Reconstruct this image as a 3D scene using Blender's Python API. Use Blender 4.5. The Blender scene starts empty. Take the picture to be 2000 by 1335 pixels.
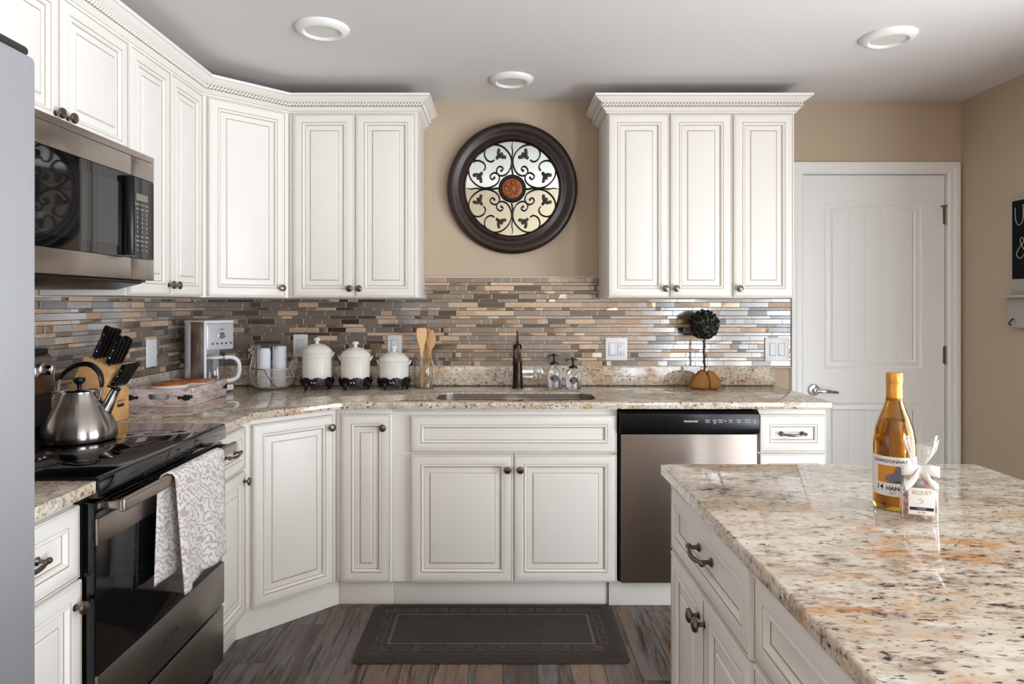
import bpy, bmesh, math, random
from mathutils import Matrix, Vector
PI = math.pi
random.seed(7)
SC = bpy.context.scene
COL = SC.collection
# ------------------------------------------------------------------ camera
F = 1333.0; H = 1.34; VX = 982.0; VY = 595.0
cam = bpy.data.cameras.new('camera'); cam.lens = 24.0; cam.sensor_width = 36.0
cam.shift_x = (1000 - VX) / 2000.0; cam.shift_y = -(667.5 - VY) / 2000.0
cam.clip_start = 0.02
camo = bpy.data.objects.new('camera', cam); COL.objects.link(camo)
camo.location = (0, 0, H); camo.rotation_euler = (PI / 2, 0, 0)
SC.camera = camo
# ------------------------------------------------------------------ world, window light, exposure
SC.view_settings.view_transform = 'Standard'
try: SC.view_settings.look = 'None'
except Exception: pass
SC.view_settings.gamma = 1.0
SC.view_settings.use_curve_mapping = False
SC.view_settings.exposure = 0.0
w = bpy.data.worlds.new('sky'); SC.world = w; w.use_nodes = True
bg = w.node_tree.nodes['Background']
bg.inputs[0].default_value = (0.86, 0.93, 1.0, 1); bg.inputs[1].default_value = 2.5
def area(name, loc, rot, sx, sy, watts, col=(1, 1, 1), spread=PI):
    l = bpy.data.lights.new(name, 'AREA'); l.shape = 'RECTANGLE'; l.size = sx; l.size_y = sy
    l.energy = watts; l.color = col; l.spread = spread
    o = bpy.data.objects.new(name, l); COL.objects.link(o); o.location = loc; o.rotation_euler = rot
    return o
# room extents
XL, XR, YB, YR, ZC = -1.655, 2.447, 3.644, -3.6, 2.425
WIN_R = (0.0, 1.9, 0.10, 2.10)          # near glazed door in the right wall (y0, y1, z0, z1)
WIN_B = (-3.25, -1.15, 0.10, 2.10)      # farther glazed door in the same wall
area('daylight_near', (XR + 0.30, 0.95, 1.00), (0, PI / 2, 0), 1.8, 1.9, 70, (0.92, 0.985, 1.06))
area('daylight_far', (XR + 0.30, -2.2, 0.98), (0, PI / 2, 0), 1.75, 2.1, 275, (0.90, 0.975, 1.08))
# added fill lamps in place of sunlit ground outside, tilted up to brighten the ceiling
area('ceiling_fill_near', (XR + 0.75, 0.95, 0.0), (0, PI * 0.80, 0), 1.2, 2.2, 118, (0.93, 0.98, 1.04))
area('ceiling_fill_far', (XR + 0.75, -2.2, 0.0), (0, PI * 0.80, 0), 1.2, 2.2, 118, (0.93, 0.98, 1.04))

# ------------------------------------------------------------------ helpers
def srgb(r, g, b):
    def c(v):
        v /= 255.0
        return v / 12.92 if v <= 0.04045 else ((v + 0.055) / 1.055) ** 2.4
    return (c(r), c(g), c(b), 1.0)

class NT:
    def __init__(s, name):
        s.m = bpy.data.materials.new(name); s.m.use_nodes = True
        s.t = s.m.node_tree; s.n = s.t.nodes; s.b = s.n['Principled BSDF']
    def node(s, typ, **kw):
        nd = s.n.new(typ)
        ins = kw.pop('ins', {})
        for k, v in kw.items(): setattr(nd, k, v)
        for k, v in ins.items():
            if isinstance(v, bpy.types.NodeSocket): s.t.links.new(v, nd.inputs[k])
            else: nd.inputs[k].default_value = v
        return nd
    def link(s, a, b): s.t.links.new(a, b)
    def ramp(s, fac, stops, interp='LINEAR'):
        r = s.n.new('ShaderNodeValToRGB'); r.color_ramp.interpolation = interp
        e = r.color_ramp.elements
        while len(e) > 1: e.remove(e[-1])
        e[0].position, e[0].color = stops[0][0], stops[0][1]
        for p, c in stops[1:]:
            x = e.new(p); x.color = c
        s.link(fac, r.inputs[0]); return r.outputs[0]
    def mix(s, fac, a, b, blend='MIX'):
        m = s.n.new('ShaderNodeMix'); m.data_type = 'RGBA'; m.blend_type = blend
        for k, v in ((0, fac), (6, a), (7, b)):
            if isinstance(v, bpy.types.NodeSocket): s.link(v, m.inputs[k])
            else: m.inputs[k].default_value = v
        return m.outputs[2]
    def math(s, op, a, b=0.0):
        m = s.n.new('ShaderNodeMath'); m.operation = op
        for k, v in ((0, a), (1, b)):
            if isinstance(v, bpy.types.NodeSocket): s.link(v, m.inputs[k])
            else: m.inputs[k].default_value = v
        return m.outputs[0]
    def pos(s, scale=(1, 1, 1), rot=(0, 0, 0), obj=False):
        if obj:
            src = s.n.new('ShaderNodeTexCoord').outputs['Object']
        else:
            src = s.n.new('ShaderNodeNewGeometry').outputs['Position']
        mp = s.n.new('ShaderNodeMapping'); s.link(src, mp.inputs[0])
        mp.inputs['Scale'].default_value = scale; mp.inputs['Rotation'].default_value = rot
        return mp.outputs[0]
    def noise(s, vec, scale, detail=4, rough=0.5, dist=0.0):
        nd = s.n.new('ShaderNodeTexNoise'); s.link(vec, nd.inputs['Vector'])
        nd.inputs['Scale'].default_value = scale; nd.inputs['Detail'].default_value = detail
        nd.inputs['Roughness'].default_value = rough; nd.inputs['Distortion'].default_value = dist
        return nd.outputs[0]
    def bump(s, h, strength=0.2, dist=0.01):
        b = s.n.new('ShaderNodeBump'); s.link(h, b.inputs['Height'])
        b.inputs['Strength'].default_value = strength; b.inputs['Distance'].default_value = dist
        s.link(b.outputs[0], s.b.inputs['Normal'])
    def set(s, **kw):
        mp = {'col': 'Base Color', 'rough': 'Roughness', 'metal': 'Metallic', 'trans': 'Transmission Weight', 'ior': 'IOR',
              'coat': 'Coat Weight', 'coatr': 'Coat Roughness', 'spec': 'Specular IOR Level', 'aniso': 'Anisotropic',
              'anisor': 'Anisotropic Rotation', 'sheen': 'Sheen Weight', 'alpha': 'Alpha', 'sub': 'Subsurface Weight'}
        for k, v in kw.items():
            i = s.b.inputs[mp[k]]
            if isinstance(v, bpy.types.NodeSocket): s.link(v, i)
            else: i.default_value = v
        return s.m

def simple(name, col, rough=0.5, metal=0.0, var=0.04, vs=30, bump=0.0, **kw):
    """plain procedural material with a faint tonal variation"""
    t = NT(name); p = t.pos(obj=True); n = t.noise(p, vs, 3)
    a = tuple(max(0, c * (1 - var)) for c in col[:3]) + (1,); b = tuple(min(1, c * (1 + var)) for c in col[:3]) + (1,)
    t.set(col=t.mix(n, a, b), rough=rough, metal=metal, **kw)
    if bump: t.bump(n, bump, 0.002)
    return t.m

M = {}
M['wall'] = simple('wall_paint_beige', srgb(188, 170, 147), 0.75, var=0.015, vs=200, bump=0.05)
M['ceiling'] = simple('ceiling_paint', srgb(222, 217, 214), 0.8, var=0.01, vs=150, bump=0.05)
M['cab'] = simple('cream_cabinet_paint', srgb(237, 233, 226), 0.34, var=0.02, vs=4)
M['glaze'] = simple('brown_glaze_line', srgb(158, 138, 116), 0.5, var=0.25, vs=60)
M['gap'] = simple('shadow_brown_edge', srgb(112, 92, 72), 0.6)
M['white'] = simple('white_trim_paint', srgb(234, 234, 232), 0.3, var=0.01)
M['plastic'] = simple('white_plastic', srgb(236, 237, 240), 0.3, var=0.01)
M['slot'] = simple('dark_slot', srgb(40, 38, 38), 0.5)
M['pewter'] = simple('pewter_metal', srgb(118, 106, 98), 0.3, 1.0, var=0.15)
M['bronze'] = simple('dark_bronze', srgb(58, 48, 44), 0.25, 0.9, var=0.15)
M['chrome'] = simple('chrome_metal', srgb(215, 215, 218), 0.12, 1.0, var=0.02)
M['nickel'] = simple('satin_nickel', srgb(150, 140, 132), 0.25, 1.0, var=0.05)
M['black'] = simple('black_plastic', srgb(13, 13, 15), 0.28, var=0.1, spec=0.28)
M['blackmatte'] = simple('black_matte', srgb(18, 18, 20), 0.6, var=0.1)
M['ceramicglass'] = simple('black_ceramic_glass', srgb(6, 6, 8), 0.03, var=0.02, spec=0.7)
M['ovenglass'] = simple('black_oven_glass', srgb(8, 8, 9), 0.06, var=0.02)
M['mwindow'] = simple('microwave_window', srgb(26, 25, 26), 0.03, var=0.02, spec=0.8)
M['whitetext'] = simple('white_print', srgb(205, 208, 214), 0.5)
M['darktext'] = simple('dark_print', srgb(24, 24, 34), 0.6)
M['chalk'] = simple('chalk_print', srgb(170, 172, 172), 0.9)
M['ceramic'] = simple('cream_glazed_ceramic', srgb(238, 235, 228), 0.14, var=0.03, vs=12)
M['iron'] = simple('dark_cast_iron', srgb(38, 30, 32), 0.35, 0.6, var=0.3, vs=80, bump=0.3)
M['ironleaf'] = simple('patina_iron', srgb(62, 55, 46), 0.45, 0.5, var=0.3, vs=60)
M['wirewhite'] = simple('cream_wire', srgb(205, 198, 184), 0.4, 0.2, var=0.2)
M['burlap'] = simple('burlap_cloth', srgb(158, 106, 54), 0.9, var=0.25, vs=140, bump=0.5)
M['stem'] = simple('twig_bark', srgb(72, 52, 38), 0.9, var=0.3, vs=60, bump=0.4)
M['leaf'] = simple('dark_green_leaf', srgb(26, 32, 20), 0.35, var=0.4, vs=50)
M['utensil'] = simple('pale_utensil_wood', srgb(214, 170, 118), 0.5, var=0.12, vs=20)
M['ribbon'] = simple('white_ribbon', srgb(240, 238, 232), 0.5, var=0.04)
M['label'] = simple('paper_label_white', srgb(232, 230, 226), 0.5, var=0.02)
M['labelor'] = simple('label_orange', srgb(205, 140, 50), 0.5, var=0.2, vs=20)
M['labelgrey'] = simple('label_grey_drawing', srgb(105, 108, 118), 0.5, var=0.5, vs=90)
M['tanprint'] = simple('tan_print', srgb(170, 150, 125), 0.5)
M['gold'] = simple('gold_capsule', srgb(214, 150, 62), 0.3, 0.45, var=0.05)
M['candy'] = simple('caramel_candy', srgb(165, 92, 48), 0.25, var=0.35, vs=60)
M['candygreen'] = simple('green_foil', srgb(20, 110, 70), 0.25, 0.3, var=0.3, vs=80)
M['candyred'] = simple('red_foil', srgb(170, 30, 55), 0.25, 0.3, var=0.3, vs=80)
M['board'] = simple('chalkboard', srgb(8, 8, 9), 0.8, var=0.2, spec=0.2)
M['greywood'] = simple('whitewashed_wood', srgb(178, 174, 164), 0.7, var=0.08, vs=20)
M['lens'] = simple('lamp_lens_off', srgb(218, 216, 206), 0.4, var=0.01)
M['lcd'] = simple('green_lcd', srgb(120, 128, 100), 0.25)
M['trimtile'] = simple('tile_edge_trim', srgb(205, 192, 174), 0.5)

def glass(name, col, rough=0.0, ior=1.45):
    t = NT(name); return t.set(col=col, rough=rough, trans=1.0, ior=ior)
M['glass'] = glass('clear_glass', (0.97, 0.98, 0.97, 1))
M['amber'] = glass('amber_wine_glass', srgb(222, 182, 76), 0.0, 1.45)
M['soap'] = glass('pale_lilac_soap', srgb(225, 210, 228), 0.1, 1.33)
def cello():
    t = NT('cellophane_film'); b = t.b
    gl = t.node('ShaderNodeBsdfGlossy', ins={'Roughness': 0.12, 'Color': (1, 1, 1, 1)})
    tr = t.node('ShaderNodeBsdfTransparent')
    df = t.node('ShaderNodeBsdfDiffuse', ins={'Color': (0.9, 0.9, 0.92, 1)})
    n = t.noise(t.pos(obj=True), 60, 3, 0.6, 1.0)
    m0 = t.node('ShaderNodeMixShader', ins={0: 0.35, 1: gl.outputs[0], 2: df.outputs[0]})
    fr = t.node('ShaderNodeFresnel', ins={0: 1.45})
    f2 = t.math('ADD', t.math('MULTIPLY', fr.outputs[0], 1.1), t.math('MULTIPLY', n, 0.32))
    m1 = t.node('ShaderNodeMixShader', ins={0: f2, 1: tr.outputs[0], 2: m0.outputs[0]})
    out = t.n['Material Output']; t.link(m1.outputs[0], out.inputs[0])
    t.n.remove(b); return t.m
M['cello'] = cello()

def steel(name, col, rough=0.28, scale=(2, 2, 900), amt=0.12, aniso=0.8, rot=0.25):
    t = NT(name)
    n = t.noise(t.pos(scale=scale, obj=True), 1.0, 2)
    lo = tuple(c * (1 - amt) for c in col[:3]) + (1,); hi = tuple(min(1, c * (1 + amt)) for c in col[:3]) + (1,)
    t.set(col=t.mix(n, lo, hi), metal=1.0, rough=rough, aniso=aniso, anisor=rot)
    if name.startswith('fridge'): t.set(metal=0.6)
    tg = t.node('ShaderNodeTangent', direction_type='RADIAL', axis='Z'); t.link(tg.outputs[0], t.b.inputs['Tangent'])
    return t.m
M['steel'] = steel('brushed_steel', srgb(168, 158, 150), 0.3)
M['steeldark'] = steel('dark_brushed_steel', srgb(134, 127, 121), 0.3)
M['steelfridge'] = steel('fridge_brushed_steel', srgb(176, 177, 181), 0.45, scale=(700, 2, 2), amt=0.08, aniso=0.7, rot=0.0)
M['kettle'] = steel('kettle_brushed_steel', srgb(165, 160, 155), 0.2, scale=(3, 3, 900), amt=0.05, aniso=0.8)
M['steeldw'] = steel('dishwasher_brushed_steel', srgb(138, 128, 120), 0.36)
M['sink'] = steel('sink_steel', srgb(190, 184, 178), 0.3, amt=0.05, aniso=0.3)
M['silver'] = simple('silver_painted_plastic', srgb(216, 218, 223), 0.28, 0.35, var=0.03)

def granite(name, stretch=(1, 1, 1), rot=(0, 0, 0)):
    t = NT(name); p = t.pos(scale=stretch, rot=rot)
    n1 = t.noise(p, 9, 8, 0.62, 0.8); n2 = t.noise(p, 34, 6, 0.7, 0.4)
    n3 = t.noise(p, 5.2, 7, 0.7, 1.2); n4 = t.noise(p, 88, 3, 0.6); n5 = t.noise(p, 130, 2, 0.6); n6 = t.noise(p, 8.0, 4, 0.6, 1.0)
    base = t.ramp(n2, [(0.30, srgb(140, 130, 120)), (0.41, srgb(194, 184, 168)), (0.50, srgb(216, 208, 192)), (0.60, srgb(232, 226, 212)), (0.72, srgb(176, 172, 164))])
    tan = t.ramp(n1, [(0.40, (0, 0, 0, 1)), (0.64, (1, 1, 1, 1))])
    c = t.mix(t.math('MULTIPLY', tan, 0.45), base, srgb(190, 162, 130))
    om = t.math('MULTIPLY', t.ramp(n3, [(0.52, (0, 0, 0, 1)), (0.62, (1, 1, 1, 1))]), t.ramp(n2, [(0.42, (0, 0, 0, 1)), (0.58, (1, 1, 1, 1))]))
    c = t.mix(t.math('MULTIPLY', om, 0.9), c, srgb(192, 132, 58))
    br = t.math('MULTIPLY', t.ramp(n6, [(0.48, (0, 0, 0, 1)), (0.60, (1, 1, 1, 1))]), t.ramp(n4, [(0.48, (0, 0, 0, 1)), (0.57, (1, 1, 1, 1))]))
    c = t.mix(t.math('MULTIPLY', br, 0.6), c, srgb(122, 90, 68))
    sp = t.ramp(n4, [(0.625, (0, 0, 0, 1)), (0.665, (1, 1, 1, 1))])
    c = t.mix(sp, c, srgb(40, 33, 33))
    sp2 = t.ramp(n5, [(0.60, (0, 0, 0, 1)), (0.65, (1, 1, 1, 1))])
    c = t.mix(t.math('MULTIPLY', sp2, 0.7), c, srgb(92, 64, 56))
    t.set(col=c, rough=0.06, spec=0.7)
    return t.m
M['granite'] = granite('cream_granite')
M['granite2'] = granite('cream_granite_island', (0.42, 0.95, 1), (0, 0, 0.12))

def floor_mat():
    t = NT('weathered_plank_floor')
    g = t.n.new('ShaderNodeNewGeometry'); sx = t.n.new('ShaderNodeSeparateXYZ'); t.link(g.outputs['Position'], sx.inputs[0])
    row = t.math('FLOOR', t.math('DIVIDE', sx.outputs[0], 0.125)); wn_ = t.node('ShaderNodeTexWhiteNoise', noise_dimensions='1D'); t.link(row, wn_.inputs['W'])
    yy = t.math('ADD', sx.outputs[1], t.math('MULTIPLY', wn_.outputs['Value'], 1.22))
    cb = t.n.new('ShaderNodeCombineXYZ'); t.link(yy, cb.inputs[0]); t.link(sx.outputs[0], cb.inputs[1])
    br = t.n.new('ShaderNodeTexBrick'); t.link(cb.outputs[0], br.inputs['Vector'])
    br.inputs['Scale'].default_value = 1.0; br.inputs['Brick Width'].default_value = 1.22; br.inputs['Row Height'].default_value = 0.125
    br.inputs['Mortar Size'].default_value = 0.0015; br.offset = 0.0
    br.inputs['Color1'].default_value = (0, 0, 0, 1); br.inputs['Color2'].default_value = (1, 1, 1, 1); br.inputs['Mortar'].default_value = (0.5, 0.5, 0.5, 1)
    # per plank offset of the grain
    off = t.node('ShaderNodeVectorMath', operation='MULTIPLY', ins={0: br.outputs[0], 1: (7.0, 13.0, 5.0)})
    ad = t.node('ShaderNodeVectorMath', operation='ADD', ins={0: g.outputs['Position'], 1: off.outputs[0]})
    def mp(sc):
        m = t.n.new('ShaderNodeMapping'); t.link(ad.outputs[0], m.inputs[0]); m.inputs['Scale'].default_value = sc; return m.outputs[0]
    n1 = t.noise(mp((13, 1.5, 1)), 1.0, 8, 0.65, 1.2); n2 = t.noise(mp((5, 0.8, 1)), 1.0, 4, 0.6, 0.8); n3 = t.noise(mp((45, 3, 1)), 1.0, 5, 0.7, 0.5)
    f = t.math('ADD', t.math('MULTIPLY', br.outputs[0], 0.22), t.math('ADD', t.math('MULTIPLY', n2, 0.55), t.math('MULTIPLY', n1, 0.35)))
    c = t.ramp(f, [(0.34, srgb(68, 58, 54)), (0.46, srgb(100, 90, 84)), (0.54, srgb(122, 122, 124)), (0.62, srgb(126, 106, 92)), (0.72, srgb(152, 130, 112)), (0.84, srgb(134, 140, 146))])
    c = t.mix(t.ramp(n3, [(0.35, (1, 1, 1, 1)), (0.5, (0, 0, 0, 1))]), c, srgb(48, 40, 37))
    c = t.mix(br.outputs['Fac'], c, srgb(30, 25, 23))
    t.set(col=t.mix(1.0, c, (0.80, 0.71, 0.64, 1), 'MULTIPLY'), rough=0.42, spec=0.4); t.bump(n1, 0.15, 0.004); return t.m
M['floor'] = floor_mat()

def tile_mats():
    def t0(name, a, b, rough, metal=0.0, spec=0.5, vs=0.0, sc=(1, 1, 1), coat=0.0, ior=1.5):
        t = NT(name); at = t.n.new('ShaderNodeAttribute'); at.attribute_name = 'rnd'
        f = at.outputs['Fac']
        if vs:
            n = t.noise(t.pos(scale=sc), vs, 6, 0.65, 0.6)
            f = t.math('ADD', t.math('MULTIPLY', f, 0.4), t.ramp(n, [(0.3, (0, 0, 0, 1)), (0.75, (0.7, 0.7, 0.7, 1))]))
        t.set(col=t.mix(f, a, b), rough=rough, metal=metal, spec=spec, coat=coat, coatr=0.05, ior=ior); return t.m
    return [t0('glass_tile_taupe', srgb(106, 94, 84), srgb(124, 111, 100), 0.16, spec=0.6, ior=2.2),
            t0('glass_tile_umber', srgb(58, 43, 35), srgb(86, 68, 56), 0.15, spec=0.6, ior=1.75),
            t0('stone_tile_tan', srgb(142, 104, 78), srgb(232, 206, 176), 0.3, vs=80, sc=(1, 1, 1.8)),
            t0('metal_tile', srgb(128, 112, 96), srgb(170, 152, 132), 0.3, metal=0.95),
            t0('tile_grout', srgb(226, 214, 198), srgb(226, 214, 198), 0.8)]
TM = tile_mats()

def wood(name, a, b, sc=(30, 4, 4), rough=0.4, dist=1.0):
    t = NT(name); n = t.noise(t.pos(scale=sc, obj=True), 1.0, 6, 0.6, dist)
    t.set(col=t.ramp(n, [(0.3, a), (0.7, b)]), rough=rough); return t.m
M['beech'] = wood('beech_wood', srgb(204, 148, 86), srgb(230, 186, 126), (6, 60, 60))
M['lidwood'] = wood('acacia_wood', srgb(122, 62, 24), srgb(206, 122, 52), (30, 8, 8))
M['mahogany'] = wood('dark_distressed_wood', srgb(10, 7, 7), srgb(50, 24, 15), (9, 9, 9), 0.32, 2.5)
M['medal'] = wood('carved_gilt_resin', srgb(48, 24, 14), srgb(186, 96, 34), (90, 90, 90), 0.4)
M['tray'] = wood('whitewashed_tray_wood', srgb(158, 118, 98), srgb(238, 228, 228), (22, 22, 60), 0.7, 1.0)
M['rubber'] = wood('brown_rubber_mat', srgb(33, 26, 21), srgb(50, 40, 32), (7, 7, 7), 0.62, 1.0)
M['rubberline'] = wood('mat_relief_highlight', srgb(78, 64, 53), srgb(100, 84, 71), (7, 7, 7), 0.45)

def towel_mat():
    t = NT('damask_towel'); p = t.pos(scale=(1, 1, 1), obj=True)
    nz = t.node('ShaderNodeTexNoise', ins={'Vector': p, 'Scale': 14.0, 'Detail': 2.0})
    dv = t.node('ShaderNodeVectorMath', operation='SCALE', ins={0: nz.outputs['Color']}); dv.inputs['Scale'].default_value = 0.06
    ad = t.node('ShaderNodeVectorMath', operation='ADD', ins={0: p, 1: dv.outputs[0]})
    wv = t.node('ShaderNodeTexWave', wave_type='RINGS', rings_direction='SPHERICAL', ins={'Vector': ad.outputs[0], 'Scale': 15.0, 'Distortion': 10.0, 'Detail': 1.0, 'Detail Scale': 2.5})
    k = t.ramp(wv.outputs['Fac'], [(0.56, (0, 0, 0, 1)), (0.66, (1, 1, 1, 1))])
    weave = t.noise(t.pos(obj=True), 420, 2)
    c = t.mix(k, srgb(240, 237, 238), srgb(196, 182, 170))
    c = t.mix(t.math('MULTIPLY', weave, 0.25), c, srgb(205, 196, 190))
    t.set(col=c, rough=0.95, sheen=0.2); t.bump(weave, 0.6, 0.003); return t.m
M['damask'] = towel_mat()
def cloth(name, stripes):
    t = NT(name); p = t.pos(obj=True)
    n = t.noise(p, 300, 2)
    c = t.mix(n, srgb(226, 228, 238), srgb(244, 244, 250))
    if stripes:
        wv = t.node('ShaderNodeTexWave', ins={'Vector': t.pos(scale=(40, 40, 3), obj=True), 'Scale': 1.0, 'Distortion': 2.0, 'Detail': 2.0})
        c = t.mix(t.math('MULTIPLY', wv.outputs['Fac'], 0.35), c, srgb(176, 184, 206))
    t.set(col=c, rough=0.95); t.bump(n, 0.5, 0.003); return t.m
M['whitecloth'] = cloth('white_terry', False); M['stripecloth'] = cloth('ribbed_white_cloth', True)

class MB:
    def __init__(s): s.v = []; s.f = []; s.mi = []; s.mats = []; s.x = Matrix.Identity(4); s.at = None
    def m(s, mat):
        if mat not in s.mats: s.mats.append(mat)
        return s.mats.index(mat)
    def add(s, vs, fs, mat, x=None):
        b = len(s.v); k = s.m(mat); X = s.x if x is None else s.x @ x
        s.v += [X @ Vector(p) for p in vs]
        for f in fs: s.f.append(tuple(b + i for i in f)); s.mi.append(k)
        return s
    def box(s, x0, x1, y0, y1, z0, z1, mat, bev=0.0, seg=2, x=None):
        bm = bmesh.new()
        c = [bm.verts.new(p) for p in ((x0, y0, z0), (x1, y0, z0), (x1, y1, z0), (x0, y1, z0), (x0, y0, z1), (x1, y0, z1), (x1, y1, z1), (x0, y1, z1))]
        for f in ((0, 3, 2, 1), (4, 5, 6, 7), (0, 1, 5, 4), (1, 2, 6, 5), (2, 3, 7, 6), (3, 0, 4, 7)): bm.faces.new([c[i] for i in f])
        if bev > 0:
            bev = min(bev, 0.49 * min(abs(x1 - x0), abs(y1 - y0), abs(z1 - z0)))
            bmesh.ops.bevel(bm, geom=bm.edges[:], offset=bev, segments=seg, profile=0.5, affect='EDGES')
        return s.frombm(bm, mat, x)
    def frombm(s, bm, mat, x=None):
        bm.verts.index_update()
        s.add([v.co.copy() for v in bm.verts], [[v.index for v in f.verts] for f in bm.faces], mat, x)
        bm.free(); return s
    def lathe(s, prof, mat, seg=48, x=None, mats=None):
        """prof: (r, z) list; mats optional per-segment materials"""
        vs = []; idx = []
        for r, z in prof:
            if r < 1e-6: idx.append([len(vs)]); vs.append((0, 0, z))
            else:
                idx.append(list(range(len(vs), len(vs) + seg)))
                for i in range(seg): a = 2 * PI * i / seg; vs.append((r * math.cos(a), r * math.sin(a), z))
        for k in range(len(prof) - 1):
            A, B = idx[k], idx[k + 1]; fs = []
            for i in range(seg):
                j = (i + 1) % seg
                if len(A) == 1 and len(B) == 1: continue
                if len(A) == 1: fs.append((A[0], B[j], B[i]))
                elif len(B) == 1: fs.append((A[i], A[j], B[0]))
                else: fs.append((A[i], A[j], B[j], B[i]))
            if k == 0: base = len(s.v); X = s.x if x is None else s.x @ x; s.v += [X @ Vector(p) for p in vs]
            kk = s.m(mats[k] if mats else mat)
            for f in fs: s.f.append(tuple(base + q for q in f)); s.mi.append(kk)
        return s
    def tube(s, path, r, mat, seg=8, closed=False, x=None, flat=1.0, up=None):
        P = [Vector(p) for p in path]; n = len(P)
        R = r if isinstance(r, (list, tuple)) else [r] * n
        T = []
        for i in range(n):
            a = P[(i - 1) % n] if (closed or i > 0) else P[i]; b = P[(i + 1) % n] if (closed or i < n - 1) else P[i]
            T.append((b - a).normalized())
        ref = Vector(up) if up else (Vector((0, 0, 1)) if abs(T[0].z) < 0.9 else Vector((1, 0, 0)))
        nrm = (ref - T[0] * ref.dot(T[0])).normalized(); vs = []; fs = []
        for i in range(n):
            nrm = (nrm - T[i] * nrm.dot(T[i])).normalized(); bi = T[i].cross(nrm)
            for k in range(seg):
                a = 2 * PI * k / seg; vs.append(P[i] + nrm * (R[i] * flat * math.cos(a)) + bi * (R[i] * math.sin(a)))
        m = n if closed else n - 1
        for i in range(m):
            j = (i + 1) % n
            for k in range(seg):
                l = (k + 1) % seg; fs.append((i * seg + k, i * seg + l, j * seg + l, j * seg + k))
        if not closed:
            fs.append(tuple(reversed(range(seg)))); fs.append(tuple((n - 1) * seg + k for k in range(seg)))
        return s.add(vs, fs, mat, x)
    def prism(s, poly, a0, a1, mat, ax='z', holes=(), x=None, bev=0.0):
        """extruded polygon: ax 'z' -> poly in xy, 'y' -> poly in xz, 'x' -> poly in yz"""
        bm = bmesh.new(); loops = []
        def mk(p, a): return (p[0], p[1], a) if ax == 'z' else ((p[0], a, p[1]) if ax == 'y' else (a, p[0], p[1]))
        es = []
        for L in [poly] + list(holes):
            vv = [bm.verts.new(mk(p, a0)) for p in L]; loops.append(vv)
            for i in range(len(vv)): es.append(bm.edges.new((vv[i], vv[(i + 1) % len(vv)])))
        if holes: bmesh.ops.triangle_fill(bm, use_beauty=True, edges=es)
        else: bm.faces.new(loops[0])
        faces = bm.faces[:]
        d = {'z': (0, 0, a1 - a0), 'y': (0, a1 - a0, 0), 'x': (a1 - a0, 0, 0)}[ax]
        r = bmesh.ops.extrude_face_region(bm, geom=faces, use_keep_orig=True)
        bmesh.ops.translate(bm, verts=[g for g in r['geom'] if isinstance(g, bmesh.types.BMVert)], vec=d)
        bmesh.ops.recalc_face_normals(bm, faces=bm.faces[:])
        if bev > 0:
            ed = [e for e in bm.edges if len(e.link_faces) == 2 and e.calc_face_angle(0) > 0.6]
            bmesh.ops.bevel(bm, geom=ed, offset=bev, segments=2, profile=0.5, affect='EDGES')
        return s.frombm(bm, mat, x)
    def sphere(s, c, r, mat, sx=1, sy=1, sz=1, seg=16, ring=10, x=None):
        X = Matrix.Translation(c) @ Matrix.Diagonal((sx, sy, sz, 1))
        if x is not None: X = x @ X
        return s.lathe([(r * math.sin(PI * i / ring), -r * math.cos(PI * i / ring)) for i in range(ring + 1)], mat, seg, X)
    def rings(s, x0, x1, z0, z1, yb, prof):
        """nested rectangles facing -y: prof = (inset, height, material of the strip that arrives here)"""
        lp = []
        for ins, h, mat in prof:
            y = yb - h; lp.append(((x0 + ins, y, z0 + ins), (x1 - ins, y, z0 + ins), (x1 - ins, y, z1 - ins), (x0 + ins, y, z1 - ins)))
        for k in range(1, len(lp)):
            A, B = lp[k - 1], lp[k]
            for i in range(4):
                j = (i + 1) % 4; s.add([A[i], A[j], B[j], B[i]], [(0, 1, 2, 3)], prof[k][2])
        s.add(lp[-1], [(0, 1, 2, 3)], prof[-1][2]); s.add(lp[0], [(3, 2, 1, 0)], prof[0][2]); return s
    def sweep(s, path, prof, fn, mats=None, mat=None, cap=True, closed=False):
        """path 2D polyline, prof (offset to the left of travel, height); fn(px,py,h) -> xyz"""
        n = len(path); P = [Vector(p) for p in path]; offs = []
        for i in range(n):
            dirs = []
            if closed or i > 0: dirs.append((P[i] - P[(i - 1) % n]).normalized())
            if closed or i < n - 1: dirs.append((P[(i + 1) % n] - P[i]).normalized())
            ns = [Vector((-d.y, d.x)) for d in dirs]
            if len(ns) == 1: offs.append(ns[0])
            else:
                m = (ns[0] + ns[1]).normalized(); offs.append(m / max(0.3, m.dot(ns[0])))
        rows = [[fn(*(P[i] + offs[i] * o), h) for (o, h) in prof] for i in range(n)]
        k = len(prof)
        for i in range(n if closed else n - 1):
            j = (i + 1) % n
            for q in range(k - 1):
                s.add([rows[i][q], rows[j][q], rows[j][q + 1], rows[i][q + 1]], [(0, 1, 2, 3)], mats[q] if mats else mat)
        if cap and not closed:
            s.add(rows[0], [tuple(range(k))], mat or mats[0]); s.add(rows[-1], [tuple(reversed(range(k)))], mat or mats[0])
        return s
    def text(s, st, size, mat, fn=None, x=None, align='CENTER', depth=0.0, bold=0.0, sx=1.0):
        """lettering in the xz plane facing -y"""
        cu = bpy.data.curves.new('t', 'FONT'); cu.body = st; cu.size = size; cu.align_x = align; cu.align_y = 'CENTER'
        cu.offset = bold; cu.extrude = depth; cu.resolution_u = 3
        o = bpy.data.objects.new('t', cu); COL.objects.link(o)
        dg = bpy.context.evaluated_depsgraph_get(); dg.update()
        me = bpy.data.meshes.new_from_object(o.evaluated_get(dg))
        vs = [(v.co.x * sx, -v.co.z, v.co.y) for v in me.vertices]; fs = [tuple(p.vertices) for p in me.polygons]
        if fn: vs = [fn(*p) for p in vs]
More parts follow.
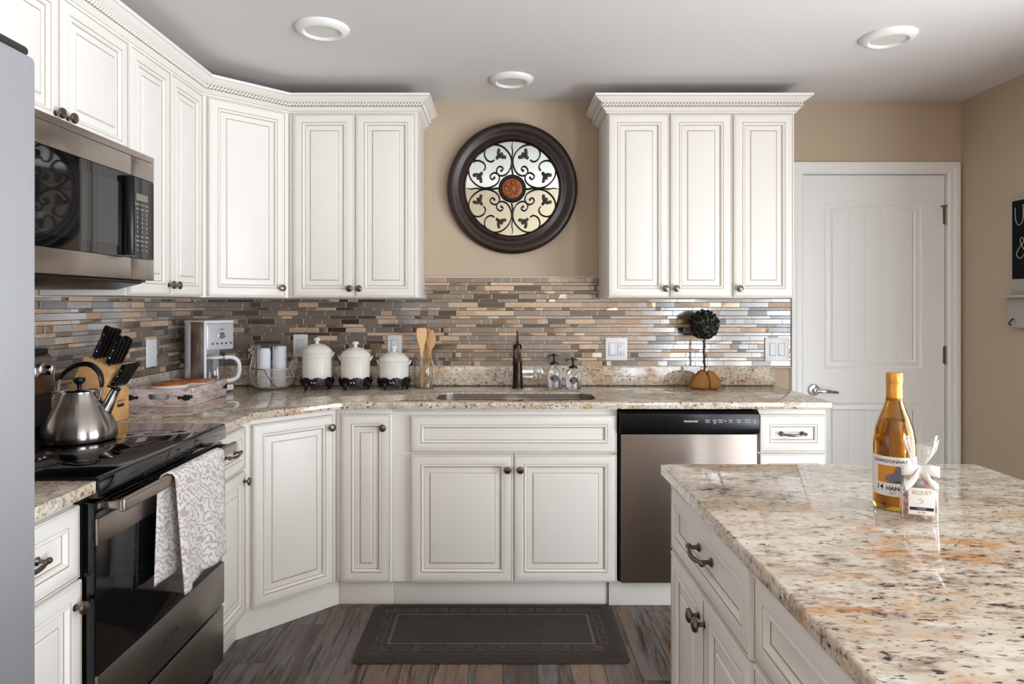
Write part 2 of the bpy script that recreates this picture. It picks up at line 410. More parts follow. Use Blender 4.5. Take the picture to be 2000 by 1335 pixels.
        s.add(vs, fs, mat, x)
        bpy.data.objects.remove(o); bpy.data.curves.remove(cu); bpy.data.meshes.remove(me); return s
    def build(s, name, parent=None, label=None, smooth=35, sub=0, recalc=False):
        me = bpy.data.meshes.new(name); me.from_pydata([tuple(v) for v in s.v], [], s.f)
        for m in s.mats: me.materials.append(m)
        me.polygons.foreach_set('material_index', s.mi)
        bm = bmesh.new(); bm.from_mesh(me)
        if s.at is None:
            bmesh.ops.remove_doubles(bm, verts=bm.verts, dist=1e-5)
            bmesh.ops.recalc_face_normals(bm, faces=bm.faces[:])
        bm.to_mesh(me); bm.free()
        if s.at is not None:
            a = me.attributes.new('rnd', 'FLOAT', 'FACE'); a.data.foreach_set('value', s.at)
        if smooth:
            me.polygons.foreach_set('use_smooth', [True] * len(me.polygons)); me.set_sharp_from_angle(angle=math.radians(smooth))
        o = bpy.data.objects.new(name, me); COL.objects.link(o)
        if parent is not None: o.parent = parent
        if label: o['label'] = label
        if sub:
            md = o.modifiers.new('sub', 'SUBSURF'); md.levels = sub; md.render_levels = sub
        return o

def thing(name, label, cat, loc=(0, 0, 0), rz=0.0, group=None, rot=None):
    o = bpy.data.objects.new(name, None); COL.objects.link(o); o.empty_display_size = 0.05
    o.location = loc; o.rotation_euler = rot if rot else (0, 0, rz); o['label'] = label; o['category'] = cat
    if group: o['group'] = group
    return o
def tag(o, label, cat, group=None):
    o['label'] = label; o['category'] = cat
    if group: o['group'] = group
    return o
def struct(o): o['kind'] = 'structure'; return o
def arc(cx, cy, r, a0, a1, n):
    return [(cx + r * math.cos(a0 + (a1 - a0) * i / n), cy + r * math.sin(a0 + (a1 - a0) * i / n)) for i in range(n + 1)]
def rrect(x0, x1, y0, y1, r, n=6):
    return arc(x1 - r, y1 - r, r, 0, PI / 2, n) + arc(x0 + r, y1 - r, r, PI / 2, PI, n) + arc(x0 + r, y0 + r, r, PI, 1.5 * PI, n) + arc(x1 - r, y0 + r, r, 1.5 * PI, 2 * PI, n)
def spline(pts, k=6, closed=False):
    P = [Vector(p) for p in pts]; n = len(P); out = []
    for i in range(n if closed else n - 1):
        p0 = P[(i - 1) % n] if closed or i > 0 else P[i]; p1 = P[i]; p2 = P[(i + 1) % n]; p3 = P[(i + 2) % n] if closed or i < n - 2 else P[(i + 1) % n]
        for j in range(k):
            t = j / k; out.append(0.5 * ((2 * p1) + (p2 - p0) * t + (2 * p0 - 5 * p1 + 4 * p2 - p3) * t * t + (3 * p1 - p0 - 3 * p2 + p3) * t ** 3))
    if not closed: out.append(P[-1])
    return out
def T(x, y, z): return Matrix.Translation((x, y, z))
def R(a, ax): return Matrix.Rotation(a, 4, ax)

# ================================================================== STRUCTURE
b = MB(); b.box(XL - 0.15, XR + 0.15, YR - 0.15, YB + 0.15, -0.1, 0, M['floor']); struct(b.build('floor'))
b = MB(); b.box(XL - 0.15, XR + 0.15, YR - 0.15, YB + 0.15, ZC, ZC + 0.1, M['ceiling']); struct(b.build('ceiling'))
b = MB()
b.box(XL - 0.15, 1.585, YB, YB + 0.12, 0, ZC, M['wall']); b.box(2.382, XR + 0.15, YB, YB + 0.12, 0, ZC, M['wall'])
b.box(1.585, 2.382, YB, YB + 0.12, 2.05, ZC, M['wall']); b.box(1.585, 2.382, YB + 0.09, YB + 0.12, 0, 2.05, M['wall'])
struct(b.build('wall_back'))
b = MB(); b.box(XL - 0.12, XL, YR, YB, 0, ZC, M['wall']); struct(b.build('wall_left'))
b = MB(); yr = YR
for (y0, y1, z0, z1) in (WIN_B, WIN_R):
    b.box(XR, XR + 0.12, yr, y0, 0, ZC, M['wall']); b.box(XR, XR + 0.12, y0, y1, z1, ZC, M['wall']); b.box(XR, XR + 0.12, y0, y1, 0, z0, M['wall']); yr = y1
b.box(XR, XR + 0.12, yr, YB, 0, ZC, M['wall']); struct(b.build('wall_right'))
b = MB(); b.box(XL - 0.12, XR + 0.12, YR - 0.12, YR, 0, ZC, M['wall']); struct(b.build('wall_rear'))
for nm, W_ in (('window_1', WIN_R), ('window_2', WIN_B)):
    wr = struct(thing(nm, 'white framed glazed patio door opening in the right wall', 'window', (XR, 0, 0)))
    b = MB(); y0, y1, z0, z1 = W_
    for a, c in ((y0, y0 + 0.07), (y1 - 0.07, y1), ((y0 + y1) / 2 - 0.05, (y0 + y1) / 2 + 0.05)): b.box(0.02, 0.08, a, c, z0, z1, M['white'], 0.004)
    for a, c in ((z0, z0 + 0.1), (z1 - 0.07, z1)): b.box(0.02, 0.08, y0, y1, a, c, M['white'], 0.004)
    for a, c in ((y0 - 0.08, y0), (y1, y1 + 0.08)): b.box(-0.015, 0.0, a, c, 0, z1 + 0.08, M['white'], 0.004)
    b.box(-0.015, 0.0, y0, y1, z1, z1 + 0.08, M['white'], 0.004); b.build('window_frame', wr)

# tiled backsplash -----------------------------------------------------------
def tile_wall(name, s0, s1, ztop, fn, seed, zlo=1.016):
    """fn(s, depth, z): s along the wall, depth out of the wall"""
    rnd = random.Random(seed); mb = MB(); at = []
    def q(vs, fs, mat, r):
        mb.add([fn(*v) for v in vs], fs, mat); at.extend([r] * len(fs))
    z = zlo; k = 0; G = 0.0024
    while z < 1.484:
        h = 0.0252 if k % 2 == 0 else 0.0145
        tops = ztop(z + h)
        for (a0, a1) in tops:
            q([(a0, 0.0066, z - G), (a1, 0.0066, z - G), (a1, 0.0066, z + h + G), (a0, 0.0066, z + h + G)], [(0, 1, 2, 3)], TM[4], 0.5)
            s = a0 - rnd.uniform(0, 0.1)
            while s < a1:
                L = rnd.choice([0.05, 0.05, 0.1, 0.1, 0.15, 0.15]) if k % 2 == 0 else rnd.choice([0.05, 0.1, 0.1, 0.15])
                p, e = max(s, a0), min(s + L - G, a1)
                if e - p > 0.006:
                    u = rnd.random(); r = rnd.random(); c = 0.0007
                    m = TM[0] if u < 0.56 else TM[1] if u < 0.66 else TM[2] if u < 0.87 else TM[3]
                    d = 0.008 + (rnd.uniform(-0.0004, 0.0004)); tl = [0, 0, 0, 0]
                    if m is TM[3]:      # pillowed metal tile: a ridge across it
                        w_ = e - p; f_ = rnd.uniform(0.35, 0.65); g_ = rnd.uniform(-.12, .12)
                        A = [(p, 0.004, z), (p + w_ * (f_ - g_), 0.004, z), (e, 0.004, z), (e, 0.004, z + h), (p + w_ * (f_ + g_), 0.004, z + h), (p, 0.004, z + h)]
                        B = [(v[0] + (c if i in (0, 5) else -c if i in (2, 3) else 0), d + (0.0022 if i in (1, 4) else -0.001), v[2] + (c if i < 3 else -c)) for i, v in enumerate(A)]
                        q(A + B, [(6, 7, 10, 11), (7, 8, 9, 10)] + [(i, (i + 1) % 6, 6 + (i + 1) % 6, 6 + i) for i in range(6)], m, r)
                    else:
                        ti, tj = rnd.uniform(-.0002, .0002), rnd.uniform(-.00015, .00015)
                        A = [(p, 0.004, z), (e, 0.004, z), (e, 0.004, z + h), (p, 0.004, z + h)]
                        B = [(p + c, d - ti - tj, z + c), (e - c, d + ti - tj, z + c), (e - c, d + ti + tj, z + h - c), (p + c, d - ti + tj, z + h - c)]
                        q(A + B, [(4, 5, 6, 7), (0, 1, 5, 4), (1, 2, 6, 5), (2, 3, 7, 6), (3, 0, 4, 7)], m, r)
                s += L
        z += h + G; k += 1
    mb.at = at
    o = mb.build(name, smooth=0)
    return struct(o)
tile_wall('wall_back_tile', XL, 1.545, lambda z: [(XL + 0.006, 1.545)] if z < 1.375 else [(-0.419, 0.512)], lambda s, d, z: (s, YB - d, z), 3)
tile_wall('wall_left_tile', 1.3, YB, lambda z: [(1.3, YB - 0.006)] if z < 1.375 else [], lambda s, d, z: (XL + d, s, z), 5, zlo=0.9268)
b = MB(); b.box(-0.418, 0.511, YB - 0.012, YB, 1.4835, 1.4925, M['trimtile'], 0.003); b.box(1.447, 1.552, YB - 0.012, YB, 1.002, 1.0105, M['trimtile'], 0.003)
b.box(1.546, 1.552, YB - 0.012, YB, 1.0105, 1.372, M['trimtile'], 0.002); struct(b.build('trim_1'))

# interior door ---------------------------------------------------------------
dr = struct(thing('door_1', 'white arched-panel interior door with lever handle', 'door', (1.602, YB + 0.012, 0)))
DW_, DH = 0.763, 2.034
def archpanel(mb, x0, x1, z0, z1, rise, yf):
    def loop(i):
        a0, a1, c0, c1 = x0 + i, x1 - i, z0 + i, z1 - i
        pts = [(a0, c0), (a1, c0)]; n = 16 if rise else 1
        for k in range(n + 1):
            t = k / n; x = a1 + (a0 - a1) * t; u = (x - (x0 + x1) / 2) / ((x1 - x0) / 2)
            pts.append((x, c1 - rise + rise * (1 - u * u) if rise else c1))
        return pts
    prof = [(0, 0), (0.004, -0.004), (0.012, -0.006), (0.022, -0.004), (0.034, -0.001), (0.040, -0.006), (0.046, -0.008)]
    L = [[(p[0], yf - h, p[1]) for p in loop(i)] for i, h in prof]
    for k in range(len(L) - 1):
        n = len(L[k])
        for i in range(n):
            j = (i + 1) % n; mb.add([L[k][i], L[k][j], L[k + 1][j], L[k + 1][i]], [(0, 1, 2, 3)], M['white'])
    # planks inside the panel
    a0, a1, c0, c1 = x0 + 0.046, x1 - 0.046, z0 + 0.046, z1 - 0.046; n = 5; pw = (a1 - a0) / n
    for k in range(n):
        p, e = a0 + k * pw, a0 + (k + 1) * pw; g = 0.0022
        def top(x):
            u = (x - (x0 + x1) / 2) / ((x1 - x0) / 2); return (c1 - rise * u * u) if rise else c1
        xs = [p, p + g, e - g, e] ; ys = [yf + 0.0105, yf + 0.008, yf + 0.008, yf + 0.0105]
        for i in range(3):
            xa, xb = xs[i], xs[i + 1]
            sub = 4 if i == 1 else 1
            for q in range(sub):
                u0, u1 = xa + (xb - xa) * q / sub, xa + (xb - xa) * (q + 1) / sub
                mb.add([(u0, ys[i], c0), (u1, ys[i + 1], c0), (u1, ys[i + 1], top(u1)), (u0, ys[i], top(u0))], [(0, 1, 2, 3)], M['white'])
    return loop(0)
b = MB()
L1 = archpanel(b, 0.119, 0.644, 1.0, 1.905, 0.027, 0.0); L2 = archpanel(b, 0.119, 0.644, 0.2, 0.815, 0.0, 0.0)
bm = bmesh.new(); es = []
for L in ([(0, 0.01), (DW_, 0.01), (DW_, DH), (0, DH)], L1, L2):
    vv = [bm.verts.new((p[0], 0, p[1])) for p in L]
    for i in range(len(vv)): es.append(bm.edges.new((vv[i], vv[(i + 1) % len(vv)])))
bmesh.ops.triangle_fill(bm, use_beauty=True, edges=es); b.frombm(bm, M['white'])
for (a, c) in (((0, 0.01), (DW_, 0.01)), ((DW_, 0.01), (DW_, DH)), ((DW_, DH), (0, DH)), ((0, DH), (0, 0.01))):
    b.add([(a[0], 0, a[1]), (c[0], 0, c[1]), (c[0], 0.035, c[1]), (a[0], 0.035, a[1])], [(0, 1, 2, 3)], M['white'])
b.build('door_panel', dr)
b = MB(); X = T(0.062, 0, 0.885) @ R(PI / 2, 'X')
b.lathe([(0, 0), (0.032, 0), (0.032, 0.006), (0.027, 0.012), (0.014, 0.014), (0.012, 0.04), (0, 0.042)], M['chrome'], 32, X)
b.tube([(0.062, -0.045, 0.885), (0.075, -0.05, 0.885), (0.11, -0.05, 0.883), (0.15, -0.048, 0.879), (0.172, -0.045, 0.876)], [0.010, 0.010, 0.009, 0.008, 0.007], M['chrome'], 10)
b.build('door_handle', dr)
for z in (1.818, 1.072, 0.25):
    b = MB(); b.tube([(DW_ + 0.004, -0.006, z - 0.05), (DW_ + 0.004, -0.006, z + 0.05)], 0.0065, M['pewter'], 10)
    b.box(DW_ - 0.008, DW_ + 0.016, -0.003, 0.004, z - 0.045, z + 0.045, M['pewter'], 0.001)
    if z > 1.5: b.tube([(DW_ - 0.03, -0.03, z + 0.046), (DW_ - 0.01, -0.02, z + 0.05), (DW_ + 0.04, -0.014, z + 0.055)], 0.003, M['pewter'], 8); b.sphere((DW_ - 0.032, -0.031, z + 0.046), 0.006, M['pewter'])
    b.build('hinge', dr)
b = MB()
cp = [(0.0, 0.012), (0.008, 0.018), (0.03, 0.016), (0.036, 0.020), (0.05, 0.022), (0.062, 0.019), (0.064, 0.0)]
path = [(1.598, 0.0), (1.598, 2.036), (2.369, 2.036), (2.369, 0.0)]
b.sweep(path, [(0, -0.001)] + cp, lambda x, z, h: (x, YB - h, z), mat=M['white'])
b.box(1.586, 1.598, YB, YB + 0.09, 0, 2.05, M['white']); b.box(2.369, 2.381, YB, YB + 0.09, 0, 2.05, M['white']); b.box(1.586, 2.381, YB, YB + 0.09, 2.036, 2.05, M['white'])
struct(b.build('trim_2'))
b = MB(); b.box(XR - 0.014, XR, 2.0, YB - 0.001, 0, 0.11, M['white'], 0.003); struct(b.build('baseboard_right'))

# ================================================================== CABINET KIT
C_, G_ = M['cab'], M['glaze']
DOOR = [(0, 0, C_), (0, 0.016, C_), (0.002, 0.0195, C_), (0.0055, 0.020, C_), (0.0072, 0.0185, G_), (0.0085, 0.0188, C_), (0.014, 0.0205, C_), (0.030, 0.0215, C_), (0.041, 0.019, C_),
        (0.0426, 0.0175, G_), (0.045, 0.0198, C_), (0.049, 0.0198, C_), (0.052, 0.018, C_), (0.0545, 0.011, C_), (0.0565, 0.0095, G_), (0.060, 0.010, C_), (0.080, 0.0140, C_), (0.0822, 0.0135, G_), (0.086, 0.0172, C_), (0.09, 0.018, C_)]
DRAWER = DOOR[:15] + [(0.058, 0.0098, C_)]
def knob(parent, x, z, y=-0.0205):
    b = MB(); b.lathe([(0, 0), (0.0085, 0), (0.0085, 0.002), (0.005, 0.004), (0.0048, 0.013), (0.009, 0.017), (0.0155, 0.019), (0.0165, 0.023), (0.0145, 0.027), (0.008, 0.0295), (0, 0.030)], M['pewter'], 24, T(x, y, z) @ R(PI / 2, 'X'))
    b.build('knob', parent)
def pull(parent, x, z, y=-0.012, L=0.105):
    b = MB(); h = L / 2
    for s in (-1, 1):
        b.lathe([(0, 0), (0.010, 0), (0.010, 0.002), (0.005, 0.006), (0.0045, 0.022), (0, 0.024)], M['pewter'], 16, T(x + s * h * 0.88, y, z) @ R(PI / 2, 'X'))
        b.sphere((x + s * h, y - 0.022, z), 0.0075, M['pewter'], 1.2, 1, 1)
    b.tube(spline([(x - h, y - 0.022, z), (x - h * 0.6, y - 0.027, z - 0.002), (x, y - 0.031, z - 0.004), (x + h * 0.6, y - 0.027, z - 0.002), (x + h, y - 0.022, z)], 4), [0.0045] * 5 + [0.0056] * 7 + [0.0045] * 5, M['pewter'], 10)
    b.build('handle', parent)
def front(parent, kind, x0, x1, z0, z1, kn=None, hd=None, plain=False):
    b = MB(); w_ = min(x1 - x0, z1 - z0); prof = DOOR if kind == 'door' else DRAWER
    lim = w_ * 0.5 - 0.006; k = 1.0
    if prof[-1][0] > lim: k = lim / prof[-1][0]
    b.rings(x0, x1, z0, z1, 0.0, [(i * k, h, m) for i, h, m in prof])
    o = b.build(kind, parent, smooth=30)
    if kn: knob(o, kn[0], kn[1])
    if hd: pull(o, hd[0], hd[1])
    return o
def body(parent, w_, d, z0, z1, x0=0.0):
    b = MB(); b.box(x0, w_, 0, d, z0, z1, C_, 0.0015); return b.build('cabinet_body', parent)
def toe(parent, x0, x1, y=0.03, z1=0.114):
    b = MB(); b.box(x0, x1, y, y + 0.018, 0, z1, C_, 0.0015); return b.build('toe_kick', parent)

YF = 3.03     # face frames of the back run
BT = 0.8835   # top of base cabinets
# ------- back run base units
c = thing('base_cabinet', 'narrow base cabinet with one tall door and knob, right of the angled corner cabinet', 'cabinet', (-0.739, YF, 0))
body(c, 0.251, 0.60, 0.114, BT); toe(c, 0.009, 0.251); front(c, 'door', 0.028, 0.245, 0.118, 0.857, kn=(0.212, 0.80))
c = thing('sink_cabinet', 'wide base cabinet under the sink with two doors and a false drawer panel', 'cabinet', (-0.487, YF, 0))
b = MB()
for q in ((0, 0.994, 0, 0.012, 0.114, 0.868), (0, 0.994, 0.585, 0.60, 0.114, 0.868), (0, 0.018, 0.012, 0.585, 0.114, 0.868), (0.976, 0.994, 0.012, 0.585, 0.114, 0.868), (0.018, 0.976, 0.012, 0.585, 0.114, 0.132)): b.box(*q, C_)
b.build('cabinet_body', c); toe(c, 0.0, 0.958)
front(c, 'drawer', 0.083, 0.990, 0.688, 0.852); front(c, 'door', 0.083, 0.533, 0.118, 0.678, kn=(0.508, 0.616)); front(c, 'door', 0.538, 0.990, 0.118, 0.678, kn=(0.564, 0.616))
b = MB(); b.box(0.0, 0.994, 0.0, 0.02, 0.8685, BT, C_, 0.001); b.build('top_rail', c)
b = MB(); b.box(0.0, 0.080, -0.0012, 0.001, 0.6795, 0.6825, C_, 0.0005); b.build('filler_seam', c)
c = thing('drawer_cabinet', 'narrow drawer base cabinet at the right end of the back counter, beside the white door', 'cabinet', (1.132, YF, 0))
body(c, 0.302, 0.60, 0.114, BT); toe(c, 0.0, 0.30); front(c, 'drawer', 0.003, 0.297, 0.690, 0.855, hd=(0.145, 0.772)); front(c, 'drawer', 0.003, 0.297, 0.40, 0.682, hd=(0.145, 0.54)); front(c, 'drawer', 0.003, 0.297, 0.118, 0.392, hd=(0.145, 0.26))
# ------- corner base
c = thing('corner_base_cabinet', 'angled corner base cabinet with one tall door and knob at top right', 'cabinet', (-1.041, 2.73, 0), PI / 4)
Ri = Matrix.Rotation(-PI / 4, 3, 'Z')
def loc2(p, o): v = Ri @ Vector((p[0] - o[0], p[1] - o[1], 0)); return (v.x, v.y)
o_ = (-1.041, 2.73)
pl = [loc2(p, o_) for p in ((-1.041, 2.731), (-0.741, 3.031), (-0.741, 3.640), (-1.651, 3.640), (-1.651, 2.731))]
b = MB(); b.prism(pl, 0.114, BT, C_); b.build('cabinet_body', c)
pl = [loc2(p, o_) for p in ((-1.078, 2.731), (-1.066, 2.731), (-0.731, 3.066), (-0.731, 3.078), (-0.746, 3.078), (-1.078, 2.746))]
b = MB(); b.prism(pl, 0, 0.1135, C_); b.build('toe_kick', c)
front(c, 'door', 0.036, 0.404, 0.118, 0.857, kn=(0.383, 0.805))
# ------- left run base units
c = thing('base_cabinet', 'narrow base cabinet with drawer and door between the range and the angled corner cabinet', 'cabinet', (-1.041, 2.424, 0), PI / 2)
body(c, 0.305, 0.60, 0.114, BT); toe(c, 0, 0.31); front(c, 'drawer', 0.003, 0.290, 0.690, 0.857, hd=(0.15, 0.773)); front(c, 'door', 0.003, 0.290, 0.118, 0.682, kn=(0.265, 0.645))
c = thing('base_cabinet', 'base cabinet with drawer and door between the refrigerator and the range', 'cabinet', (-1.041, 1.262, 0), PI / 2)
body(c, 0.392, 0.60, 0.114, BT); toe(c, 0, 0.392); front(c, 'drawer', 0.004, 0.388, 0.682, 0.857, hd=(0.2, 0.773)); front(c, 'door', 0.004, 0.396, 0.118, 0.675, kn=(0.366, 0.618))
# ------- uppers
U0, U1 = 1.374, 2.286
def upper(label, loc, rz, w_, doors, z0=U0, d=0.304):
    c = thing('wall_cabinet', label, 'cabinet', loc, rz); b = MB(); b.box(0, w_, 0, d, z0, U1, C_, 0.0015); b.build('cabinet_body', c)
    for (x0, x1, kx) in doors: front(c, 'door', x0, x1, z0 + 0.004, 2.268, kn=(kx, z0 + 0.045))
    return c
upper('two-door wall cabinet above the microwave, cut by the left edge of the photo', (-1.345, 1.668, 0), PI / 2, 0.760, [(0.004, 0.378, 0.352), (0.382, 0.752, 0.408)], z0=1.862)
upper('tall two-door wall cabinet between the microwave and the angled corner wall cabinet', (-1.345, 2.430, 0), PI / 2, 0.603, [(0.004, 0.298, 0.275), (0.302, 0.590, 0.325)])
upper('two-door wall cabinet on the back wall left of the round mirror', (-1.044, 3.335, 0), 0, 0.626, [(0.026, 0.324, 0.303), (0.328, 0.622, 0.349)])
upper('three-door wall cabinet on the back wall right of the round mirror', (0.511, 3.335, 0), 0, 0.912, [(0.004, 0.298, 0.277), (0.305, 0.602, 0.328), (0.612, 0.902, 0.634)])
c = thing('corner_wall_cabinet', 'angled corner wall cabinet with a single door and knob at lower right', 'cabinet', (-1.345, 3.034, 0), PI / 4)
o_ = (-1.345, 3.034)
pl = [loc2(p, o_) for p in ((-1.345, 3.035), (-1.046, 3.334), (-1.046, 3.640), (-1.651, 3.640), (-1.651, 3.035))]
b = MB(); b.prism(pl, U0, U1, C_); b.build('cabinet_body', c)
front(c, 'door', 0.030, 0.398, U0 + 0.004, 2.268, kn=(0.372, U0 + 0.047))
# ------- crown
CR = [(0.0, 2.274), (0.006, 2.274), (0.009, 2.278), (0.009, 2.281), (0.0095, 2.2825), (0.012, 2.284), (0.020, 2.292), (0.027, 2.299), (0.028, 2.300), (0.028, 2.3195), (0.030, 2.3205), (0.036, 2.324), (0.050, 2.332), (0.062, 2.342), (0.063, 2.343), (0.066, 2.344), (0.068, 2.352), (0.068, 2.355), (0.0, 2.355)]
CRM = [C_, C_, C_, G_, C_, C_, C_, G_, G_, C_, C_, C_, C_, G_, C_, C_, C_, C_]
def crown(label, path):
    c = thing('crown_molding', label, 'crown molding', (0, 0, 0)); o = Vector((path[0][0], path[0][1], 0))
    b = MB(); b.sweep(path, [(-p, h) for p, h in CR], lambda x, y, h: (x, y, h), mats=CRM, mat=None); b.build('molding', c)
    # rope bead
    b = MB(); rp = []
    P = [Vector(p) for p in path]; n = len(P)
    offs = []
    for i in range(n):
        ds = ([(P[i] - P[i - 1]).normalized()] if i else []) + ([(P[i + 1] - P[i]).normalized()] if i < n - 1 else [])
        ns = [Vector((d.y, -d.x)) for d in ds]
        m = ns[0] if len(ns) == 1 else (ns[0] + ns[1]).normalized(); offs.append(m / max(.3, m.dot(ns[0])))
    for i in range(n - 1):
        a = P[i] + offs[i] * 0.0285; e = P[i + 1] + offs[i + 1] * 0.0285; d = (e - a); L = d.length; d.normalize(); nn = Vector((d.y, -d.x))
        k = max(1, int(L / 0.0156)); st = L / k
        for j in range(k):
            q = a + d * (st * (j + 0.5)); hx = st * 0.55
            p0 = Vector((q.x - d.x * hx, q.y - d.y * hx, 2.3025)); p1 = Vector((q.x + d.x * hx, q.y + d.y * hx, 2.317))
            mid = (p0 + p1) / 2 + Vector((nn.x, nn.y, 0)) * 0.003
            b.tube([p0, (p0 + mid) / 2 + Vector((nn.x, nn.y, 0)) * 0.0012, mid, (p1 + mid) / 2 + Vector((nn.x, nn.y, 0)) * 0.0012, p1], [0.0022, 0.0046, 0.0052, 0.0046, 0.0022], C_, 6)
    b.build('rope_bead', c)
crown('cream crown molding with rope bead over the left-hand run of wall cabinets', [(-1.345, 1.60), (-1.345, 3.034), (-1.0444, 3.335), (-0.418, 3.335), (-0.418, 3.640)])
crown('cream crown molding with rope bead over the three-door wall cabinet', [(0.511, 3.640), (0.511, 3.335), (1.423, 3.335), (1.423, 3.640)])

# ------- worktops
b = MB()
outer = [(XL + 0.001, YB - 0.001), (XL + 0.001, 2.426), (-0.985, 2.426), (-0.985, 2.70), (-0.70, 2.985), (1.440, 2.985), (1.447, 2.992), (1.447, YB - 0.001)]
SK = [(-0.305, 0.425, 3.052, 3.325)]
hole = [(x, y) for x, y in rrect(-0.305, 0.425, 3.052, 3.325, 0.075, 8)]
b.prism(outer, 0.884, 0.914, M['granite'], holes=[hole], bev=0.003)
tag(b.build('countertop'), 'L-shaped speckled granite countertop along the back wall holding the sink', 'countertop')
b = MB(); b.box(XL + 0.001, -0.985, 1.262, 1.655, 0.884, 0.914, M['granite'], 0.003)
tag(b.build('countertop'), 'short granite countertop piece between the refrigerator and the range', 'countertop')
b = MB(); b.prism([(XL + 0.0085, YB - 0.0085), (XL + 0.0085, 2.426), (XL + 0.022, 2.426), (XL + 0.022, YB - 0.022), (1.445, YB - 0.022), (1.445, YB - 0.0085)], 0.9145, 1.0145, M['granite'], bev=0.0015)
tag(b.build('granite_backsplash'), 'low granite backsplash strip standing on the countertop below the mosaic tile', 'backsplash')
# sink
sk = thing('kitchen_sink', 'double bowl stainless undermount sink set into the granite counter', 'sink', (0, 0, 0))
b = MB(); b.prism(rrect(-0.33, 0.45, 3.045, 3.34, 0.08, 8), 0.8695, 0.8835, M['sink'], holes=[rrect(-0.298, 0.035, 3.06, 3.318, 0.07, 6), rrect(0.065, 0.418, 3.06, 3.318, 0.07, 6)]); 
L0 = rrect(-0.3035, 0.4235, 3.0535, 3.3235, 0.074, 8); n = len(L0)
for i in range(n): j = (i + 1) % n; b.add([(L0[i][0], L0[i][1], 0.8836), (L0[j][0], L0[j][1], 0.8836), (L0[j][0], L0[j][1], 0.9075), (L0[i][0], L0[i][1], 0.9075)], [(0, 1, 2, 3)], M['sink'])
b.box(0.037, 0.063, 3.10, 3.28, 0.870, 0.8835, M['sink'], 0.004)
b.build('rim', sk)
for (x0, x1) in ((-0.298, 0.035), (0.065, 0.418)):
    b = MB(); L0 = rrect(x0, x1, 3.06, 3.318, 0.07, 6); n = len(L0); cx, cy = (x0 + x1) / 2, 3.189
    lv = [(1, 0.869), (0.985, 0.72), (0.95, 0.69), (0.88, 0.682)]
    rows = [[(cx + (p[0] - cx) * k, cy + (p[1] - cy) * k, z) for p in L0] for k, z in lv]
    for a in range(3):
        for i in range(n): j = (i + 1) % n; b.add([rows[a][i], rows[a][j], rows[a + 1][j], rows[a + 1][i]], [(0, 1, 2, 3)], M['sink'])
    b.add(rows[3], [tuple(range(n))], M['sink']); b.lathe([(0, 0.002), (0.04, 0.002), (0.045, 0.0)], M['chrome'], 20, T(cx, cy, 0.683)); b.build('bowl', sk)

# ------- dishwasher
d = thing('dishwasher', 'stainless dishwasher with black control panel between the sink cabinet and drawer cabinet', 'dishwasher', (0.511, 3.0, 0))
b = MB(); b.box(0.002, 0.614, 0.03, 0.60, 0.114, 0.868, M['blackmatte']); b.build('tub', d)
b = MB(); b.box(0.008, 0.608, -0.002, 0.03, 0.118, 0.772, M['steeldw'], 0.004); b.build('door_panel', d)
b = MB(); b.prism([(-0.006, 0.776), (0.03, 0.776), (0.03, 0.872), (0.002, 0.872), (-0.012, 0.862), (-0.012, 0.80)], 0.002, 0.614, M['black'], 'x', bev=0.002)
cp_ = b.build('control_panel', d)
b = MB(); b.text('FRIGIDAIRE', 0.0105, M['whitetext'], x=T(0.312, -0.0128, 0.830), bold=0.0003, sx=1.15); b.build('lettering', cp_)
b = MB()
for (px, lines, sz) in ((1382, ('Quick', 'Clean'), 0.0085), (1396, ('Pots&Pans', 'Normal', 'Energy', 'Saver'), 0.005), (1407, ('Wash', 'Cycle'), 0.0085), (1416, ('Hi', 'Temp'), 0.005), (1427, ('Heat', 'Dry'), 0.0085), (1443, ('Delay', 'Start'), 0.0085), (1460, ('START', 'Cancel'), 0.0085), (1474, ('Dry', 'Wash', 'Clean'), 0.0055)):
    for i, s_ in enumerate(lines): b.text(s_, sz, M['whitetext'], x=T((px - 982) / F * 2.988 - 0.511, -0.0128, 0.836 - i * sz * 1.05), bold=0.0001)
b.build('button_lettering', cp_)
b = MB(); b.box(-0.038, 0.615, 0.048, 0.054, 0, 0.110, C_, 0.001); b.build('toe_panel', d)

# ------- range
rg = thing('range', 'freestanding black and stainless electric range with glass cooktop on the left wall', 'range', (-0.995, 1.660, 0), PI / 2)
b = MB(); b.box(0.003, 0.757, 0.03, 0.655, 0.02, 0.905, M['black'], 0.002); b.build('range_body', rg)
b = MB(); b.prism([(-0.014, 0.868), (0.02, 0.868), (0.02, 0.905), (0.60, 0.905), (0.60, 0.921), (0.0, 0.921), (-0.012, 0.917)], 0.001, 0.760, M['ceramicglass'], 'x', bev=0.002); b.build('cooktop', rg)
for (x, y, r) in ((0.2, 0.17, 0.11), (0.56, 0.17, 0.08), (0.2, 0.43, 0.08), (0.56, 0.43, 0.11)):
    b = MB(); b.lathe([(r, 0), (r + 0.0012, 0.0001), (r + 0.0024, 0)], M['slot'], 48, T(x, y, 0.9212)); b.build('burner_ring', rg)
od = MB(); od.box(0.004, 0.756, -0.002, 0.028, 0.290, 0.858, M['ovenglass'], 0.004); od = od.build('oven_door', rg)
b = MB(); b.box(0.006, 0.754, -0.008, 0.0, 0.752, 0.818, M['steel'], 0.002); b.build('door_band', od)
b = MB(); b.box(0.004, 0.756, -0.010, 0.0, 0.290, 0.434, M['steeldark'], 0.002); b.build('lower_band', od)
b = MB(); b.text('AMANA', 0.022, M['nickel'], x=T(0.37, -0.0105, 0.362), sx=1.25); b.build('lettering', od)
b = MB(); b.box(0.05, 0.71, -0.0035, -0.0015, 0.845, 0.8475, M['slot']);
